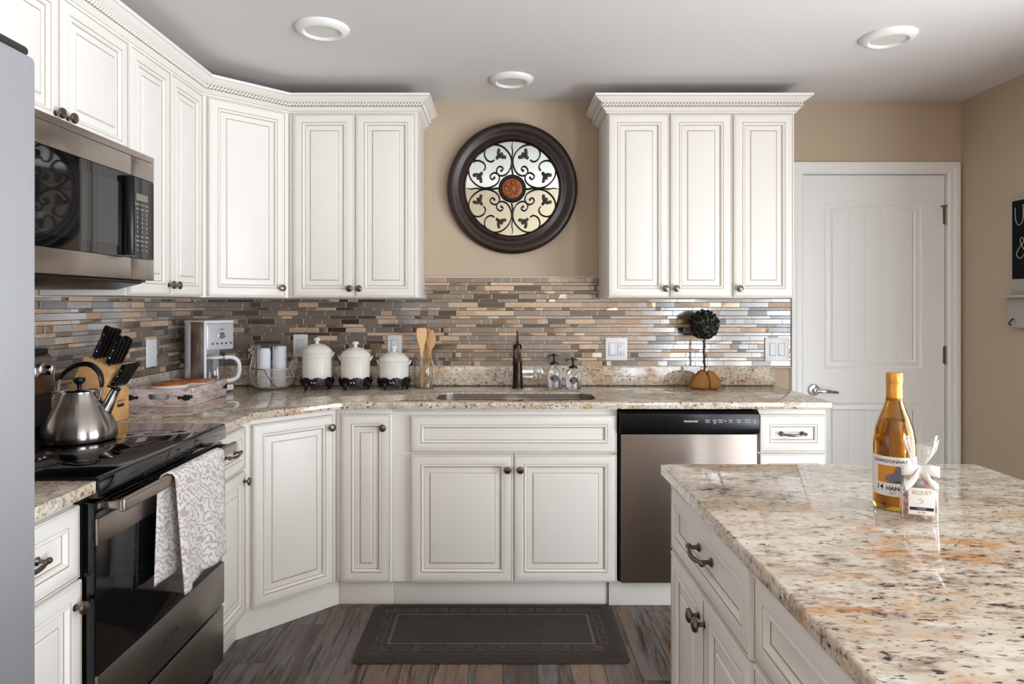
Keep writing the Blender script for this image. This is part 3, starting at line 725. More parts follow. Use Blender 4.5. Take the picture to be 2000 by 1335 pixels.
for i in range(36): b.box(0.25 + i * 0.011, 0.255 + i * 0.011, -0.004, 0.0, 0.836, 0.854, M['blackmatte'])
b.build('vent', od)
b = MB(); b.box(0.022, 0.738, -0.064, -0.046, 0.829, 0.862, M['steel'], 0.006, 3)
for x in (0.03, 0.708): b.box(x, x + 0.022, -0.050, 0.0, 0.835, 0.855, M['steel'], 0.004)
b.build('handle', od)
b = MB(); b.box(0.004, 0.756, -0.008, 0.028, 0.085, 0.279, M['steeldark'], 0.004); b.build('storage_drawer', rg)
b = MB(); b.box(0.004, 0.756, 0.60, 0.652, 0.9215, 1.04, M['blackmatte'], 0.004); b.prism([(0.59, 1.035), (0.655, 1.035), (0.655, 1.186), (0.635, 1.186), (0.60, 1.16)], 0.004, 0.756, M['steel'], 'x', bev=0.004)
b.box(0.002, 0.758, 0.612, 0.656, 1.165, 1.188, M['black'], 0.006); bg_ = b.build('backguard', rg)
for x in (0.10, 0.20, 0.62, 0.705):
    b = MB(); b.lathe([(0, 0), (0.026, 0), (0.026, 0.004), (0.021, 0.008), (0.019, 0.03), (0.016, 0.034), (0, 0.035)], M['chrome'], 28, T(x, 0.597, 1.115) @ R(PI / 2, 'X'))
    b.box(x - 0.003, x + 0.003, 0.558, 0.566, 1.10, 1.13, M['chrome'], 0.001); b.build('knob', bg_)
# towel on the oven handle
b = MB(); NU, NV = 26, 44; vs = []
path = []
for k in range(NV + 1):
    t = k / NV
    # from the back hem up, over the bar, down the front
    if t < 0.36: z = 0.560 + (0.852 - 0.560) * (t / 0.36); y = -0.037
    elif t < 0.46:
        a = PI * (t - 0.36) / 0.10; y = -0.054 + 0.0165 * math.cos(a); z = 0.852 + 0.015 * math.sin(a)
    else: z = 0.852 - (0.852 - 0.532) * ((t - 0.46) / 0.54); y = -0.0705
    path.append((t, y, z))
for k, (t, y, z) in enumerate(path):
    dz = max(0, 0.85 - z) / 0.33
    for i in range(NU + 1):
        u = i / NU; sgn = 1 if t > 0.41 else -0.35
        wv = 0.011 * dz * math.sin(u * 9.5 + 1.0) + 0.004 * dz * math.sin(u * 23)
        x = (0.265 + u * 0.335) if t > 0.41 else (0.240 + u * 0.335)
        if 0.33 < t <= 0.46: q = (t - 0.33) / 0.13; x = 0.240 + 0.025 * q + u * 0.335
        x += 0.012 * dz * (1 if t > .41 else -1)
        zz = z - (0.014 * (1 - u) * dz if t > 0.41 else 0.0)
        yy = y - wv * sgn - (0.012 * dz if t > 0.41 else -0.002 * dz)
        if t <= 0.41: yy = min(yy, -0.017)
        vs.append((x, yy, zz))
fs = [(k * (NU + 1) + i, k * (NU + 1) + i + 1, (k + 1) * (NU + 1) + i + 1, (k + 1) * (NU + 1) + i) for k in range(NV) for i in range(NU)]
b.add(vs, fs, M['damask']); tw = b.build('dish_towel', smooth=80)
tw.location = (-0.995, 1.660, 0); tw.rotation_euler = (0, 0, PI / 2)
md = tw.modifiers.new('thick', 'SOLIDIFY'); md.thickness = 0.0035; md.offset = 1.0
tag(tw, 'white and beige damask patterned towel draped over the oven handle', 'towel')

# ------- microwave
mw = thing('microwave', 'stainless over-the-range microwave with black glass door under the wall cabinet', 'microwave', (-1.238, 1.668, 1.42), PI / 2)
b = MB(); b.box(0.0, 0.758, 0.03, 0.41, 0.0, 0.44, M['blackmatte'], 0.003); b.build('microwave_body', mw)
md_ = MB(); md_.box(0.0, 0.607, 0.0, 0.03, 0.005, 0.077, M['steel'], 0.003); md_.box(0.0, 0.607, 0.0, 0.03, 0.352, 0.418, M['steel'], 0.003); md_.box(0.0, 0.607, 0.002, 0.03, 0.078, 0.351, M['ceramicglass']); md_ = md_.build('door', mw)
b = MB(); b.box(0.07, 0.545, 0.0002, 0.003, 0.112, 0.318, M['mwindow']); b.build('window', md_)
b = MB(); b.prism([(0.566, 0.002), (0.566, -0.012), (0.574, -0.026), (0.586, -0.026), (0.590, -0.012), (0.590, 0.002)], 0.085, 0.345, M['black'], 'z', bev=0.003); b.build('handle', md_)
b = MB(); b.box(0.609, 0.757, 0.0, 0.03, 0.005, 0.077, M['steel'], 0.003); b.box(0.609, 0.757, 0.0, 0.03, 0.352, 0.418, M['steel'], 0.003); b.box(0.609, 0.757, 0.002, 0.03, 0.078, 0.351, M['ceramicglass']); cp_ = b.build('control_panel', mw)
b = MB(); b.box(0.640, 0.715, 0.0008, 0.003, 0.275, 0.298, M['lcd']); b.build('display', cp_)
b = MB()
for r in range(11):
    for q in range(3):
        if r in (0, 1, 7, 8): b.text(random.choice(['Cook', 'Time', 'Defrost', 'Power', 'Start', 'Stop', 'Timer']), 0.0095, M['whitetext'], x=T(0.648 + q * 0.03, 0.0012, 0.262 - r * 0.0155))
        elif r < 7: b.text('123456789000123'[((r - 2) * 3 + q)], 0.013, M['whitetext'], x=T(0.648 + q * 0.03, 0.0012, 0.262 - r * 0.0155))
        else: b.text(random.choice(['Vent', 'Light', 'Hi', 'Lo']), 0.008, M['whitetext'], x=T(0.648 + q * 0.03, 0.0012, 0.262 - r * 0.0155))
b.build('button_lettering', cp_)
b = MB(); b.prism([(0.012, 0.005), (0.012, -0.006), (0.10, -0.028), (0.36, -0.028), (0.40, -0.010), (0.40, 0.005)], 0.02, 0.70, M['black'], 'x', bev=0.004); b.build('bottom_vent', mw)
b = MB(); b.box(0.0, 0.757, 0.0, 0.03, 0.4185, 0.4405, M['steel'], 0.002); b.build('top_vent', mw)

# ------- refrigerator
fr = thing('refrigerator', 'tall brushed stainless refrigerator at the left edge of the photo', 'refrigerator', (-0.85, 0.34, 0), PI / 2)
b = MB(); b.box(0.005, 0.905, 0.07, 0.76, 0.03, 1.775, M['steelfridge'], 0.006); b.build('refrigerator_body', fr)
b = MB(); b.box(0.002, 0.452, 0.0, 0.062, 0.62, 1.790, M['steelfridge'], 0.012, 4); b.build('door', fr)
b = MB(); b.box(0.458, 0.908, 0.0, 0.062, 0.62, 1.790, M['steelfridge'], 0.012, 4); b.build('door', fr)
b = MB(); b.box(0.002, 0.908, 0.0, 0.062, 0.06, 0.612, M['steelfridge'], 0.012, 4); b.build('freezer_drawer', fr)
for x in (0.415, 0.480):
    b = MB(); b.tube([(x, 0.0, 0.75), (x, -0.05, 0.77), (x, -0.052, 1.2), (x, -0.05, 1.6), (x, 0.0, 1.62)], 0.011, M['chrome'], 12); b.build('handle', fr)
b = MB(); b.box(0.815, 0.903, 0.010, 0.085, 1.7905, 1.808, M['slot'], 0.008, 3); b.build('hinge_cover', fr)

# ------- island
it = MB(); it.box(0.423, 1.268, 0.35, 1.831, 0.884, 0.914, M['granite2'], 0.004, 3)
tag(it.build('island_countertop'), 'speckled granite island countertop in the right foreground under the wine bottle', 'countertop')
c = thing('island_cabinet', 'island base cabinet with one drawer over two doors, at the far end', 'cabinet', (0.463, 1.808, 0), -PI / 2)
b = MB(); b.box(0, 0.590, 0, 0.775, 0.10, BT, C_, 0.0015); b.build('cabinet_body', c); toe(c, 0, 0.590, 0.06, 0.10)
front(c, 'drawer', 0.004, 0.578, 0.700, 0.866, hd=(0.285, 0.783)); front(c, 'door', 0.004, 0.288, 0.108, 0.693, kn=(0.268, 0.640)); front(c, 'door', 0.293, 0.578, 0.108, 0.693, kn=(0.313, 0.640))
c = thing('island_cabinet', 'island base cabinet with a stack of drawers, nearest the camera', 'cabinet', (0.463, 1.217, 0), -PI / 2)
b = MB(); b.box(0, 0.80, 0, 0.775, 0.10, BT, C_, 0.0015); b.build('cabinet_body', c); toe(c, 0, 0.80, 0.06, 0.10)
front(c, 'drawer', 0.008, 0.62, 0.712, 0.866, hd=(0.33, 0.787)); front(c, 'drawer', 0.008, 0.62, 0.415, 0.704, hd=(0.33, 0.56)); front(c, 'drawer', 0.008, 0.62, 0.108, 0.407, hd=(0.33, 0.26))

# ================================================================== LIGHTS ON CEILING
for (px, x, y, lb) in ((630, -0.707, 2.676, 'round flush ceiling light above the range side, leftmost of the three'), (999, 0.042, 3.28, 'round flush ceiling light above the mirror, middle of the three'), (1735, 1.559, 2.76, 'round flush ceiling light near the door, rightmost of the three')):
    t_ = thing('ceiling_light', lb, 'ceiling light', (x, y, ZC), group='flush ceiling lights')
    b = MB(); b.lathe([(0.105, 0.0), (0.105, -0.004), (0.098, -0.014), (0.085, -0.021), (0.076, -0.022), (0.070, -0.016), (0.068, -0.012)], M['white'], 64); b.build('trim_ring', t_)
    b = MB(); b.lathe([(0.0685, -0.012), (0.04, -0.0135), (0, -0.014)], M['lens'], 48); b.build('diffuser', t_)

# ================================================================== MIRROR
mr = thing('wall_mirror', 'round dark wood framed mirror with scrolled iron grille above the sink', 'mirror', (0.050, YB - 0.010, 1.955), rot=(-math.radians(2.6), 0, 0))
mr.rotation_euler = (math.radians(2.9), 0, 0); mr.location = (0.050, YB - 0.022, 1.955)
RX = R(PI / 2, 'X')
b = MB(); b.lathe([(0.343, 0.0), (0.346, 0.012), (0.343, 0.026), (0.334, 0.034), (0.318, 0.037), (0.300, 0.030), (0.288, 0.024), (0.278, 0.024), (0.268, 0.030), (0.258, 0.030), (0.250, 0.022), (0.246, 0.010), (0.246, 0.0), (0.343, 0.0)], M['mahogany'], 96, RX); b.build('frame', mr)
tm = NT('mirror_silver'); tm.set(col=(0.70, 0.76, 0.73, 1), metal=1.0, rough=0.015)
b = MB(); b.lathe([(0, 0.006), (0.248, 0.006), (0.248, 0.002), (0, 0.002)], tm.m, 96, RX); b.build('mirror_glass', mr)
K = 0.000737
A = [(78, 128), (66, 138), (72, 152), (90, 158), (108, 142), (112, 120), (98, 98), (68, 92), (35, 110), (12, 150), (5, 200), (22, 250), (65, 295), (115, 312), (165, 302), (195, 270), (198, 235), (180, 203), (150, 192), (128, 205)]
for (sx_, sz_) in ((1, 1), (-1, 1), (1, -1), (-1, -1)):
    for sw in (0, 1):
        b = MB(); pts = [((q[1] if sw else q[0]) * sx_ * K, -0.014, (q[0] if sw else q[1]) * sz_ * K) for q in A]
        b.tube(spline(pts, 5), 0.0040, M['iron'], 8)
        b.sphere(pts[0], 0.0065, M['iron'], 1, .7, 1, 10, 6); sc_ = b.build('iron_scroll', mr)
        b = MB()
        # three-lobed leaf at the end of the scroll
        for (lx, lz, ang) in ((100, 228, 2.4), (98, 262, 1.75), (64, 226, 3.3), (84, 238, 2.4)):
            ca, sa = math.cos(ang), math.sin(ang); out_ = []
            for k in range(14):
                t = 2 * PI * k / 14; u = 23 * math.cos(t); v = 15 * math.sin(t) * (1 + 0.25 * math.cos(2 * t))
                X_, Z_ = lx + u * ca - v * sa, lz + u * sa + v * ca
                if sw: X_, Z_ = Z_, X_
                out_.append((X_ * sx_ * K, Z_ * sz_ * K))
            b.prism(out_, -0.0185, -0.0145, M['ironleaf'], 'y', bev=0.0008)
        b.build('leaf', sc_)
for ang in range(4):
    b = MB(); pts = []
    for k in range(13):
        t = k / 12; pts.append((0.0022 * math.sin(t * 20), -0.013, 0.066 + t * 0.178))
    b.tube(pts, [0.0048] * 5 + [0.0042, 0.0040, 0.0036, 0.0036, 0.0032, 0.003, 0.0024, 0.0012], M['iron'], 8, x=R(ang * PI / 2, 'Y')); b.build('iron_spike', mr)
b = MB(); b.lathe([(0.071, 0.006), (0.073, 0.016), (0.066, 0.024), (0.058, 0.024), (0.053, 0.018)], M['iron'], 48, RX); md_ = b.build('medallion_rim', mr)
b = MB(); b.lathe([(0.054, 0.018), (0.04, 0.022), (0.02, 0.02), (0.012, 0.026), (0, 0.027)], M['medal'], 40, RX)
for k in range(8):
    a = k * PI / 4; b.sphere((0.033 * math.cos(a), -0.021, 0.033 * math.sin(a)), 0.010, M['medal'], 1, .5, 1, 10, 6); b.sphere((0.018 * math.cos(a + .4), -0.021, 0.018 * math.sin(a + .4)), 0.006, M['medal'], 1, .6, 1, 8, 5)
b.build('medallion', md_)

# ================================================================== PLATES
def plate(label, loc, rz, w_, h_, kinds):
    t_ = thing('outlet_plate' if 'o' in kinds else 'switch_plate', label, 'outlet' if 'o' in kinds else 'switch', loc, rz)
    b = MB(); b.box(-w_ / 2, w_ / 2, -0.006, 0.0, -h_ / 2, h_ / 2, M['plastic'], 0.003, 3); b.build('plate', t_)
    n = len(kinds)
    for i, k in enumerate(kinds):
        cx = (i - (n - 1) / 2) * 0.046
        b = MB(); b.box(cx - 0.0175, cx + 0.0175, -0.0066, -0.004, -0.034, 0.034, M['slot']); b.box(cx - 0.0165, cx + 0.0165, -0.0085, -0.004, -0.033, 0.033, M['plastic'], 0.002)
        if k == 'o':
            for zz in (-0.018, 0.018):
                for sx_ in (-0.0065, 0.0065): b.box(cx + sx_ - 0.001, cx + sx_ + 0.001, -0.0088, -0.008, zz, zz + 0.008, M['slot'])
                b.lathe([(0, 0), (0.0028, 0), (0.0028, 0.0004), (0, 0.0004)], M['slot'], 10, T(cx, -0.0085, zz - 0.006) @ RX)
            b.build('receptacle', t_)
        elif k == 's':
            b.box(cx - 0.0155, cx + 0.0155, -0.010, -0.008, -0.031, 0.0, M['plastic'], 0.001); b.build('rocker', t_)
    return t_
YT = YB - 0.010
plate('white outlet plate on the tile between wire basket and tallest canister', (-1.076, YT, 1.122), 0, 0.078, 0.122, 'o')
plate('white switch plate on the tile behind the shortest canister', (-0.575, YT, 1.118), 0, 0.076, 0.122, 's')
plate('white double plate with rocker and outlet, between soap bottles and topiary', (0.604, YT, 1.105), 0, 0.117, 0.122, 'so')
plate('white double rocker switch plate at the right end of the tile', (1.458, YT, 1.103), 0, 0.128, 0.125, 'ss')
plate('blank white plate on the left wall tile beside the knife block', (XL + 0.010, 3.19, 1.115), PI / 2, 0.095, 0.13, 'b')

# ================================================================== SIGN + SHELF ON RIGHT WALL
t_ = thing('chalkboard_shelf', 'whitewashed chalkboard sign with small ledge on the right wall', 'sign', (XR, 3.285, 0), -PI / 2 + PI)
t_.rotation_euler = (0, 0, -PI / 2)
# local x -> -Y (towards camera), local y -> +X (into the wall)
b = MB(); b.box(0.016, 0.42, -0.016, -0.001, 1.39, 1.847, M['greywood'], 0.003); b.build('backboard', t_)
b = MB(); b.box(0.030, 0.406, -0.0185, -0.0165, 1.462, 1.832, M['board']); cb_ = b.build('chalkboard', t_)
b = MB()
b.tube(spline([(0.05, -0.0195, 1.80), (0.055, -0.0195, 1.74), (0.075, -0.0195, 1.715), (0.10, -0.0195, 1.74), (0.10, -0.0195, 1.81)], 5), 0.0018, M['chalk'], 5); b.build('chalk_letter', cb_)
b = MB(); b.tube(spline([(0.13, -0.0195, 1.565), (0.085, -0.0195, 1.63), (0.09, -0.0195, 1.655), (0.105, -0.0195, 1.64), (0.07, -0.0195, 1.60), (0.06, -0.0195, 1.575), (0.085, -0.0195, 1.558), (0.12, -0.0195, 1.59)], 5), 0.0018, M['chalk'], 5)
b.build('chalk_letter', cb_)
b = MB(); b.box(-0.01, 0.45, -0.065, -0.001, 1.372, 1.388, M['greywood'], 0.003); b.build('ledge', t_)
b = MB(); b.box(0.022, 0.42, -0.034, -0.001, 1.232, 1.371, M['greywood'], 0.003); b.build('hook_rail', t_)
for x in (0.06, 0.2, 0.34):
    b = MB(); b.tube(spline([(x, -0.036, 1.275), (x, -0.05, 1.262), (x, -0.055, 1.25), (x, -0.045, 1.245)], 4), 0.0035, M['iron'], 8); b.build('hook', t_)

# ================================================================== FLOOR MAT
mt = thing('floor_mat', 'dark brown embossed rubber mat lying on the floor before the sink cabinet', 'mat', (-0.045, 2.795, 0))
MX, MY = 0.525, 0.248
b = MB(); pr = [(0, 0.0), (0.0, 0.003), (0.012, 0.010), (0.030, 0.0175), (0.045, 0.0185), (0.050, 0.0165), (0.118, 0.0165), (0.122, 0.0180), (0.126, 0.0165), (0.13, 0.0165)]
lp = []
for ins, z in pr:
    L = rrect(-MX + ins, MX - ins, -MY + ins, MY - ins, max(0.004, 0.028 - ins * 0.4), 5); lp.append([(p[0], p[1], z) for p in L])
n = len(lp[0])
for k in range(len(lp) - 1):
    for i in range(n): j = (i + 1) % n; b.add([lp[k][i], lp[k][j], lp[k + 1][j], lp[k + 1][i]], [(0, 1, 2, 3)], M['rubberline'] if k in (6, 7) else M['rubber'])
b.add(lp[-1], [tuple(range(n))], M['rubber']); b.add(lp[0], [tuple(reversed(range(n)))], M['rubber']); b.build('mat_body', mt)
b = MB(); zc = 0.0168
def motif(cx, cy, a):
    X = T(cx, cy, zc) @ R(a, 'Z')
    for s in (-1, 1):
        b.tube([(s * 0.055, -0.016, 0), (s * 0.012, -0.012, 0), (s * 0.03, 0, 0), (s * 0.012, 0.012, 0), (s * 0.055, 0.016, 0)], 0.0017, M['rubberline'], 5, x=X)
        b.tube([(s * 0.055, 0.006, 0), (s * 0.035, 0.004, 0), (s * 0.035, -0.004, 0), (s * 0.055, -0.006, 0)], 0.0014, M['rubberline'], 5, x=X)
    b.tube([(0.012 * math.cos(k * PI / 4) * (1 if k % 2 else .6), 0.016 * math.sin(k * PI / 4) * (1 if k % 2 == 0 else .7), 0) for k in range(8)], 0.0016, M['rubberline'], 5, closed=True, x=X)
for s in (-1, 1):
    for i in range(7): motif(-0.372 + i * 0.124, s * (MY - 0.084), 0)
    for i in range(3): motif(s * (MX - 0.084), -0.118 + i * 0.118, PI / 2)
b.build('embossed_border', mt)

# ================================================================== COUNTER OBJECTS
CT = 0.9145
# kettle
kt = thing('kettle', 'brushed stainless stovetop kettle with black handle standing on the cooktop', 'kettle', (-1.318, 2.125, 0.9212))
b = MB(); b.lathe([(0, 0.0), (0.096, 0.0), (0.103, 0.003), (0.106, 0.010), (0.1065, 0.022), (0.103, 0.040), (0.094, 0.062), (0.083, 0.083), (0.072, 0.103), (0.063, 0.120), (0.057, 0.136), (0.0535, 0.146), (0.050, 0.146), (0.048, 0.12), (0, 0.12)], M['kettle'], 64); b.build('kettle_body', kt)
b = MB(); b.lathe([(0.0525, 0.1462), (0.0525, 0.151), (0.045, 0.156), (0.02, 0.158), (0, 0.158)], M['chrome'], 48); ld = b.build('lid', kt)
b = MB(); b.lathe([(0.006, 0.157), (0.007, 0.170), (0.013, 0.176), (0.018, 0.184), (0.017, 0.190), (0.010, 0.193), (0, 0.194)], M['black'], 24); b.build('lid_knob', ld)
b = MB(); P_ = [(0.060, 0.02, 0.078), (0.076, 0.025, 0.106), (0.086, 0.03, 0.132), (0.094, 0.033, 0.150)]
b.tube(spline(P_, 4), [0.024, 0.0225, 0.021, 0.0195, 0.018, 0.017, 0.016, 0.0152, 0.0145, 0.014, 0.0138, 0.0136, 0.0134], M['kettle'], 16); sp = b.build('spout', kt)
b = MB(); b.sphere((0.0945, 0.034, 0.152), 0.0145, M['black'], 1, 1, .55); b.tube([(0.09, 0.03, 0.157), (0.075, 0.02, 0.165)], 0.004, M['black'], 8); b.build('spout_cap', sp)
b = MB()
Hn = spline([(-0.062, 0, 0.118), (-0.066, 0, 0.155), (-0.060, 0, 0.188), (-0.036, 0, 0.216), (0.0, 0, 0.233), (0.036, 0, 0.232), (0.062, 0, 0.208), (0.070, 0, 0.172), (0.062, 0, 0.130), (0.058, 0, 0.122)], 5)
b.tube(Hn[:13], 0.007, M['chrome'], 10, flat=0.35, up=(1, 0, 0)); b.tube(Hn[34:], 0.007, M['chrome'], 10, flat=0.35, up=(1, 0, 0))
for s in (-1, 1): b.lathe([(0, 0), (0.004, 0), (0.004, 0.003), (0, 0.004)], M['chrome'], 10, T(s * 0.066, -0.012, 0.112) @ R(PI / 2, 'X'))
hd = b.build('handle_bracket', kt)
b = MB(); g = Hn[10:37]; b.tube(g, [0.007 + 0.006 * max(0.0, math.sin(PI * i / (len(g) - 1))) ** .5 for i in range(len(g))], M['black'], 12, flat=0.6, up=(0, 0, 1)); b.build('grip', hd)

# knife block (local -y faces the room, u = +y)
kb = thing('knife_block', 'light wood knife block full of black-handled knives beside the range', 'knife block', (-1.404, 2.452, CT), PI / 2)
b = MB(); b.prism([(0, 0), (0, 0.112), (0.024, 0.14), (0.0, 0.193), (0.10, 0.24), (0.19, 0.05), (0.19, 0)], 0.0, 0.112, M['beech'], 'x', bev=0.002); b.build('block', kb)
b = MB(); b.box(0.034, 0.078, -0.0008, 0.001, 0.052, 0.076, M['slot']); b.box(0.036, 0.076, -0.0012, 0.001, 0.0545, 0.0735, M['beech'])
b.box(0.036, 0.076, -0.0015, 0.001, 0.0545, 0.063, M['slot']); b.text('CUTLERY', 0.0085, M['slot'], x=T(0.056, -0.0014, 0.068)); b.build('maker_label', kb)
def knife(label, group, ux, uy, uz, L, wd, tilt, steelcap=True):
    k = thing('kitchen_knife' if L > 0.1 else 'steak_knife', label, 'knife', (-1.404 - uy, 2.452 + ux, CT + uz), group=group, rot=(0, 0, PI / 2))
    X = R(tilt, 'X')
    b = MB(); pf = [(-wd * .42, 0.006), (wd * .42, 0.006), (wd * .5, L * 0.3), (wd * .42, L * .6), (wd * .6, L * .93), (wd * .45, L), (-wd * .45, L), (-wd * .5, L * .5)]
    b.prism(pf, -0.0062 if L > 0.1 else -0.005, 0.0062 if L > 0.1 else 0.005, M['black'], 'x', x=X, bev=0.002); h_ = b.build('handle', k)
    b = MB()
    b.box(-0.0035, 0.0035, -wd * .40, wd * .40, -0.012, 0.0062, M['chrome'], 0.001, x=X); b.build('blade', k)
    for q in (0.25, 0.5, 0.75):
        b = MB(); b.lathe([(0, -0.0066 if L > .1 else -.0054), (0.0022, -0.0066 if L > .1 else -.0054), (0.0022, 0.0066 if L > .1 else .0054), (0, 0.0066 if L > .1 else .0054)], M['chrome'], 8, X @ T(0, 0, L * q) @ R(PI / 2, 'Y')); b.build('rivet', h_)
names = ['in the upper tier of the block nearest the kettle, front row', 'in the upper tier, front row second from the kettle side', 'in the upper tier, front row third from the kettle side', 'in the upper tier, front row farthest from the kettle',
         'tall in the back row of the block nearest the kettle', 'tall in the back row, second from the kettle side', 'tall in the back row, third from the kettle side', 'tall in the back row farthest from the kettle']
for i in range(8):
    r, q = divmod(i, 4); uy = 0.026 + 0.048 * r; uz = 0.193 + 0.47 * uy + 0.0015
    knife('black-handled knife ' + names[i], 'large knives in the block', 0.017 + q * 0.026, uy, uz, [0.118, 0.105, 0.112, 0.102, 0.130, 0.124, 0.120, 0.116][i], 0.021, math.radians(24))
for i in range(6):
    knife('slim black steak knife handle, number %s from the kettle side in the lower tier' % ['one', 'two', 'three', 'four', 'five', 'six'][i], 'steak knives in the block', 0.014 + i * 0.0168, 0.011, 0.128, 0.095, 0.017, math.radians(33))

# tray with items
ty = thing('serving_tray', 'distressed whitewashed wooden tray with black corner brackets on the corner counter', 'tray', (-1.432, 3.036, CT))
TX, TY_, TH = 0.122, 0.200, 0.075
b = MB(); b.box(-TX, TX, -TY_, TY_, 0, 0.009, M['tray'], 0.001)
hol = [(p[0], p[1]) for p in rrect(-0.045, 0.045, 0.032, 0.054, 0.0105, 5)]
for s in (-1, 1): b.prism([(-TX, 0.0095), (TX, 0.0095), (TX, TH), (-TX, TH)], s * TY_ - (0.010 if s > 0 else 0), s * TY_ + (0.010 if s < 0 else 0), M['tray'], 'y', holes=[hol])
for s in (-1, 1): b.box(s * TX - (0.010 if s > 0 else 0), s * TX + (0.010 if s < 0 else 0), -TY_ + 0.0105, TY_ - 0.0105, 0.0095, TH, M['tray'], 0.001)
b.build('tray_box', ty)
for (sx_, sy_) in ((1, -1), (-1, -1), (1, 1), (-1, 1)):
    b = MB(); z = 0.040
    pl = [(0, -0.011), (0, 0.011), (-0.012, 0.012), (-0.020, 0.006), (-0.032, 0.004), (-0.036, 0.008), (-0.042, 0.0), (-0.036, -0.008), (-0.032, -0.004), (-0.020, -0.006), (-0.012, -0.012)]
    b.prism([(sx_ * (TX + 0.0012) + sx_ * p[0], z + p[1]) for p in pl], sy_ * (TY_ + 0.0002), sy_ * (TY_ + 0.0030), M['blackmatte'], 'y')
    b.prism([(sy_ * (TY_ + 0.0012) + sy_ * p[0], z + p[1]) for p in pl], sx_ * (TX + 0.0002), sx_ * (TX + 0.0030), M['blackmatte'], 'x'); b.build('corner_bracket', ty)
def dish(label, x, y, r, h, z0, sq=False):
    t_ = thing('ceramic_dish', label, 'dish', (x, y, z0))
    b = MB()
    if sq:
        b.prism(rrect(-r, r, -r * .8, r * .8, 0.012, 4), 0, h, M['ceramic'], bev=0.004); b.build('dish_body', t_)
        b = MB(); b.prism(rrect(-r * .92, r * .92, -r * .72, r * .72, 0.010, 4), h + 0.0003, h + 0.010, M['lidwood'], bev=0.003); b.build('wooden_lid', t_)
    else:
        b.lathe([(0, 0), (r * .78, 0), (r * .95, h * .45), (r, h), (r * .97, h), (r * .9, h * .8), (0, h * .8)], M['ceramic'], 48); b.build('dish_body', t_)
        b = MB(); b.lathe([(0, h * .8 + 0.0005), (r * .88, h * .8 + 0.0005), (r * .93, h + 0.004), (r * .8, h + 0.010), (r * .3, h + 0.013), (0, h + 0.013)], M['lidwood'], 48); b.build('wooden_lid', t_)
dish('round white dish with brown wooden top sitting in the tray', -1.430, 2.935, 0.078, 0.075, CT + 0.0095)
dish('rectangular white dish with wooden lid at the back of the tray', -1.400, 3.10, 0.070, 0.068, CT + 0.0095, True)

# coffee maker
cm = thing('coffee_maker', 'white and stainless drip coffee maker in the counter corner', 'coffee maker', (-1.434, 3.280, CT), math.radians(60))
b = MB(); b.box(0.0, 0.17, 0.0, 0.155, 0.0, 0.028, M['plastic'], 0.006); b.build('base', cm)
b = MB(); b.box(0.0, 0.17, 0.105, 0.155, 0.0285, 0.345, M['silver'], 0.008, 3); b.build('water_tank', cm)
b = MB(); b.box(0.0, 0.012, 0.004, 0.105, 0.0285, 0.345, M['steel'], 0.003); b.box(0.0, 0.013, 0.0, 0.006, 0.028, 0.346, M['plastic'], 0.002); b.build('side_panel', cm)
b = MB(); b.box(0.0135, 0.168, 0.0, 0.105, 0.205, 0.335, M['silver'], 0.006, 3); hb = b.build('brew_head', cm)
b = MB(); b.box(0.0, 0.170, -0.002, 0.157, 0.3355, 0.350, M['plastic'], 0.006, 3); b.build('lid', cm)
b = MB(); b.lathe([(0, 0), (0.022, 0), (0.022, 0.002), (0.020, 0.003), (0, 0.003)], M['chrome'], 28, T(0.098, 0.0, 0.275) @ RX @ Matrix.Diagonal((1, .7, 1, 1)))
b.box(0.086, 0.110, -0.0042, -0.002, 0.268, 0.282, M['lcd'])
for i in range(5): b.lathe([(0, 0), (0.0045, 0), (0.0045, 0.003), (0, 0.004)], M['slot'], 12, T(0.045 + i * 0.026, 0.0, 0.236) @ RX)
b.text('coffee', 0.012, M['darktext'], x=T(0.098, -0.0012, 0.306)); b.build('control_face', hb)
ca = thing('glass_carafe', 'clear glass coffee carafe with white handle standing in the coffee maker', 'carafe', (-1.434 + 0.5 * 0.083 + 0.866 * -0.02, 3.280 + 0.866 * 0.083 - 0.5 * -0.02, CT + 0.029), math.radians(60))
b = MB(); b.lathe([(0, 0), (0.050, 0), (0.057, 0.008), (0.058, 0.05), (0.055, 0.09), (0.047, 0.125), (0.045, 0.135), (0.043, 0.135), (0.045, 0.122), (0.053, 0.088), (0.056, 0.05), (0.055, 0.01), (0.048, 0.003), (0, 0.003)], M['glass'], 40)
ca.location = (-1.434 + 0.5 * 0.083 - 0.866 * 0.042, 3.280 + 0.866 * 0.083 + 0.5 * 0.042, CT + 0.029)
b.build('glass_jug', ca)
b = MB(); b.lathe([(0, 0.150), (0.03, 0.149), (0.046, 0.142), (0.048, 0.1352), (0.044, 0.130)], M['plastic'], 32); b.build('carafe_lid', ca)
b = MB(); b.lathe([(0.0585, 0.100), (0.0600, 0.1), (0.058, 0.118), (0.0555, 0.118)], M['steel'], 32)
hd_ = spline([(0.040, -0.030, 0.135), (0.070, -0.050, 0.135), (0.093, -0.065, 0.115), (0.098, -0.068, 0.075), (0.090, -0.062, 0.035), (0.062, -0.044, 0.020), (0.050, -0.034, 0.022)], 4)
b = MB(); b.tube(hd_, 0.0085, M['plastic'], 10, flat=1.2); b.build('handle', ca)

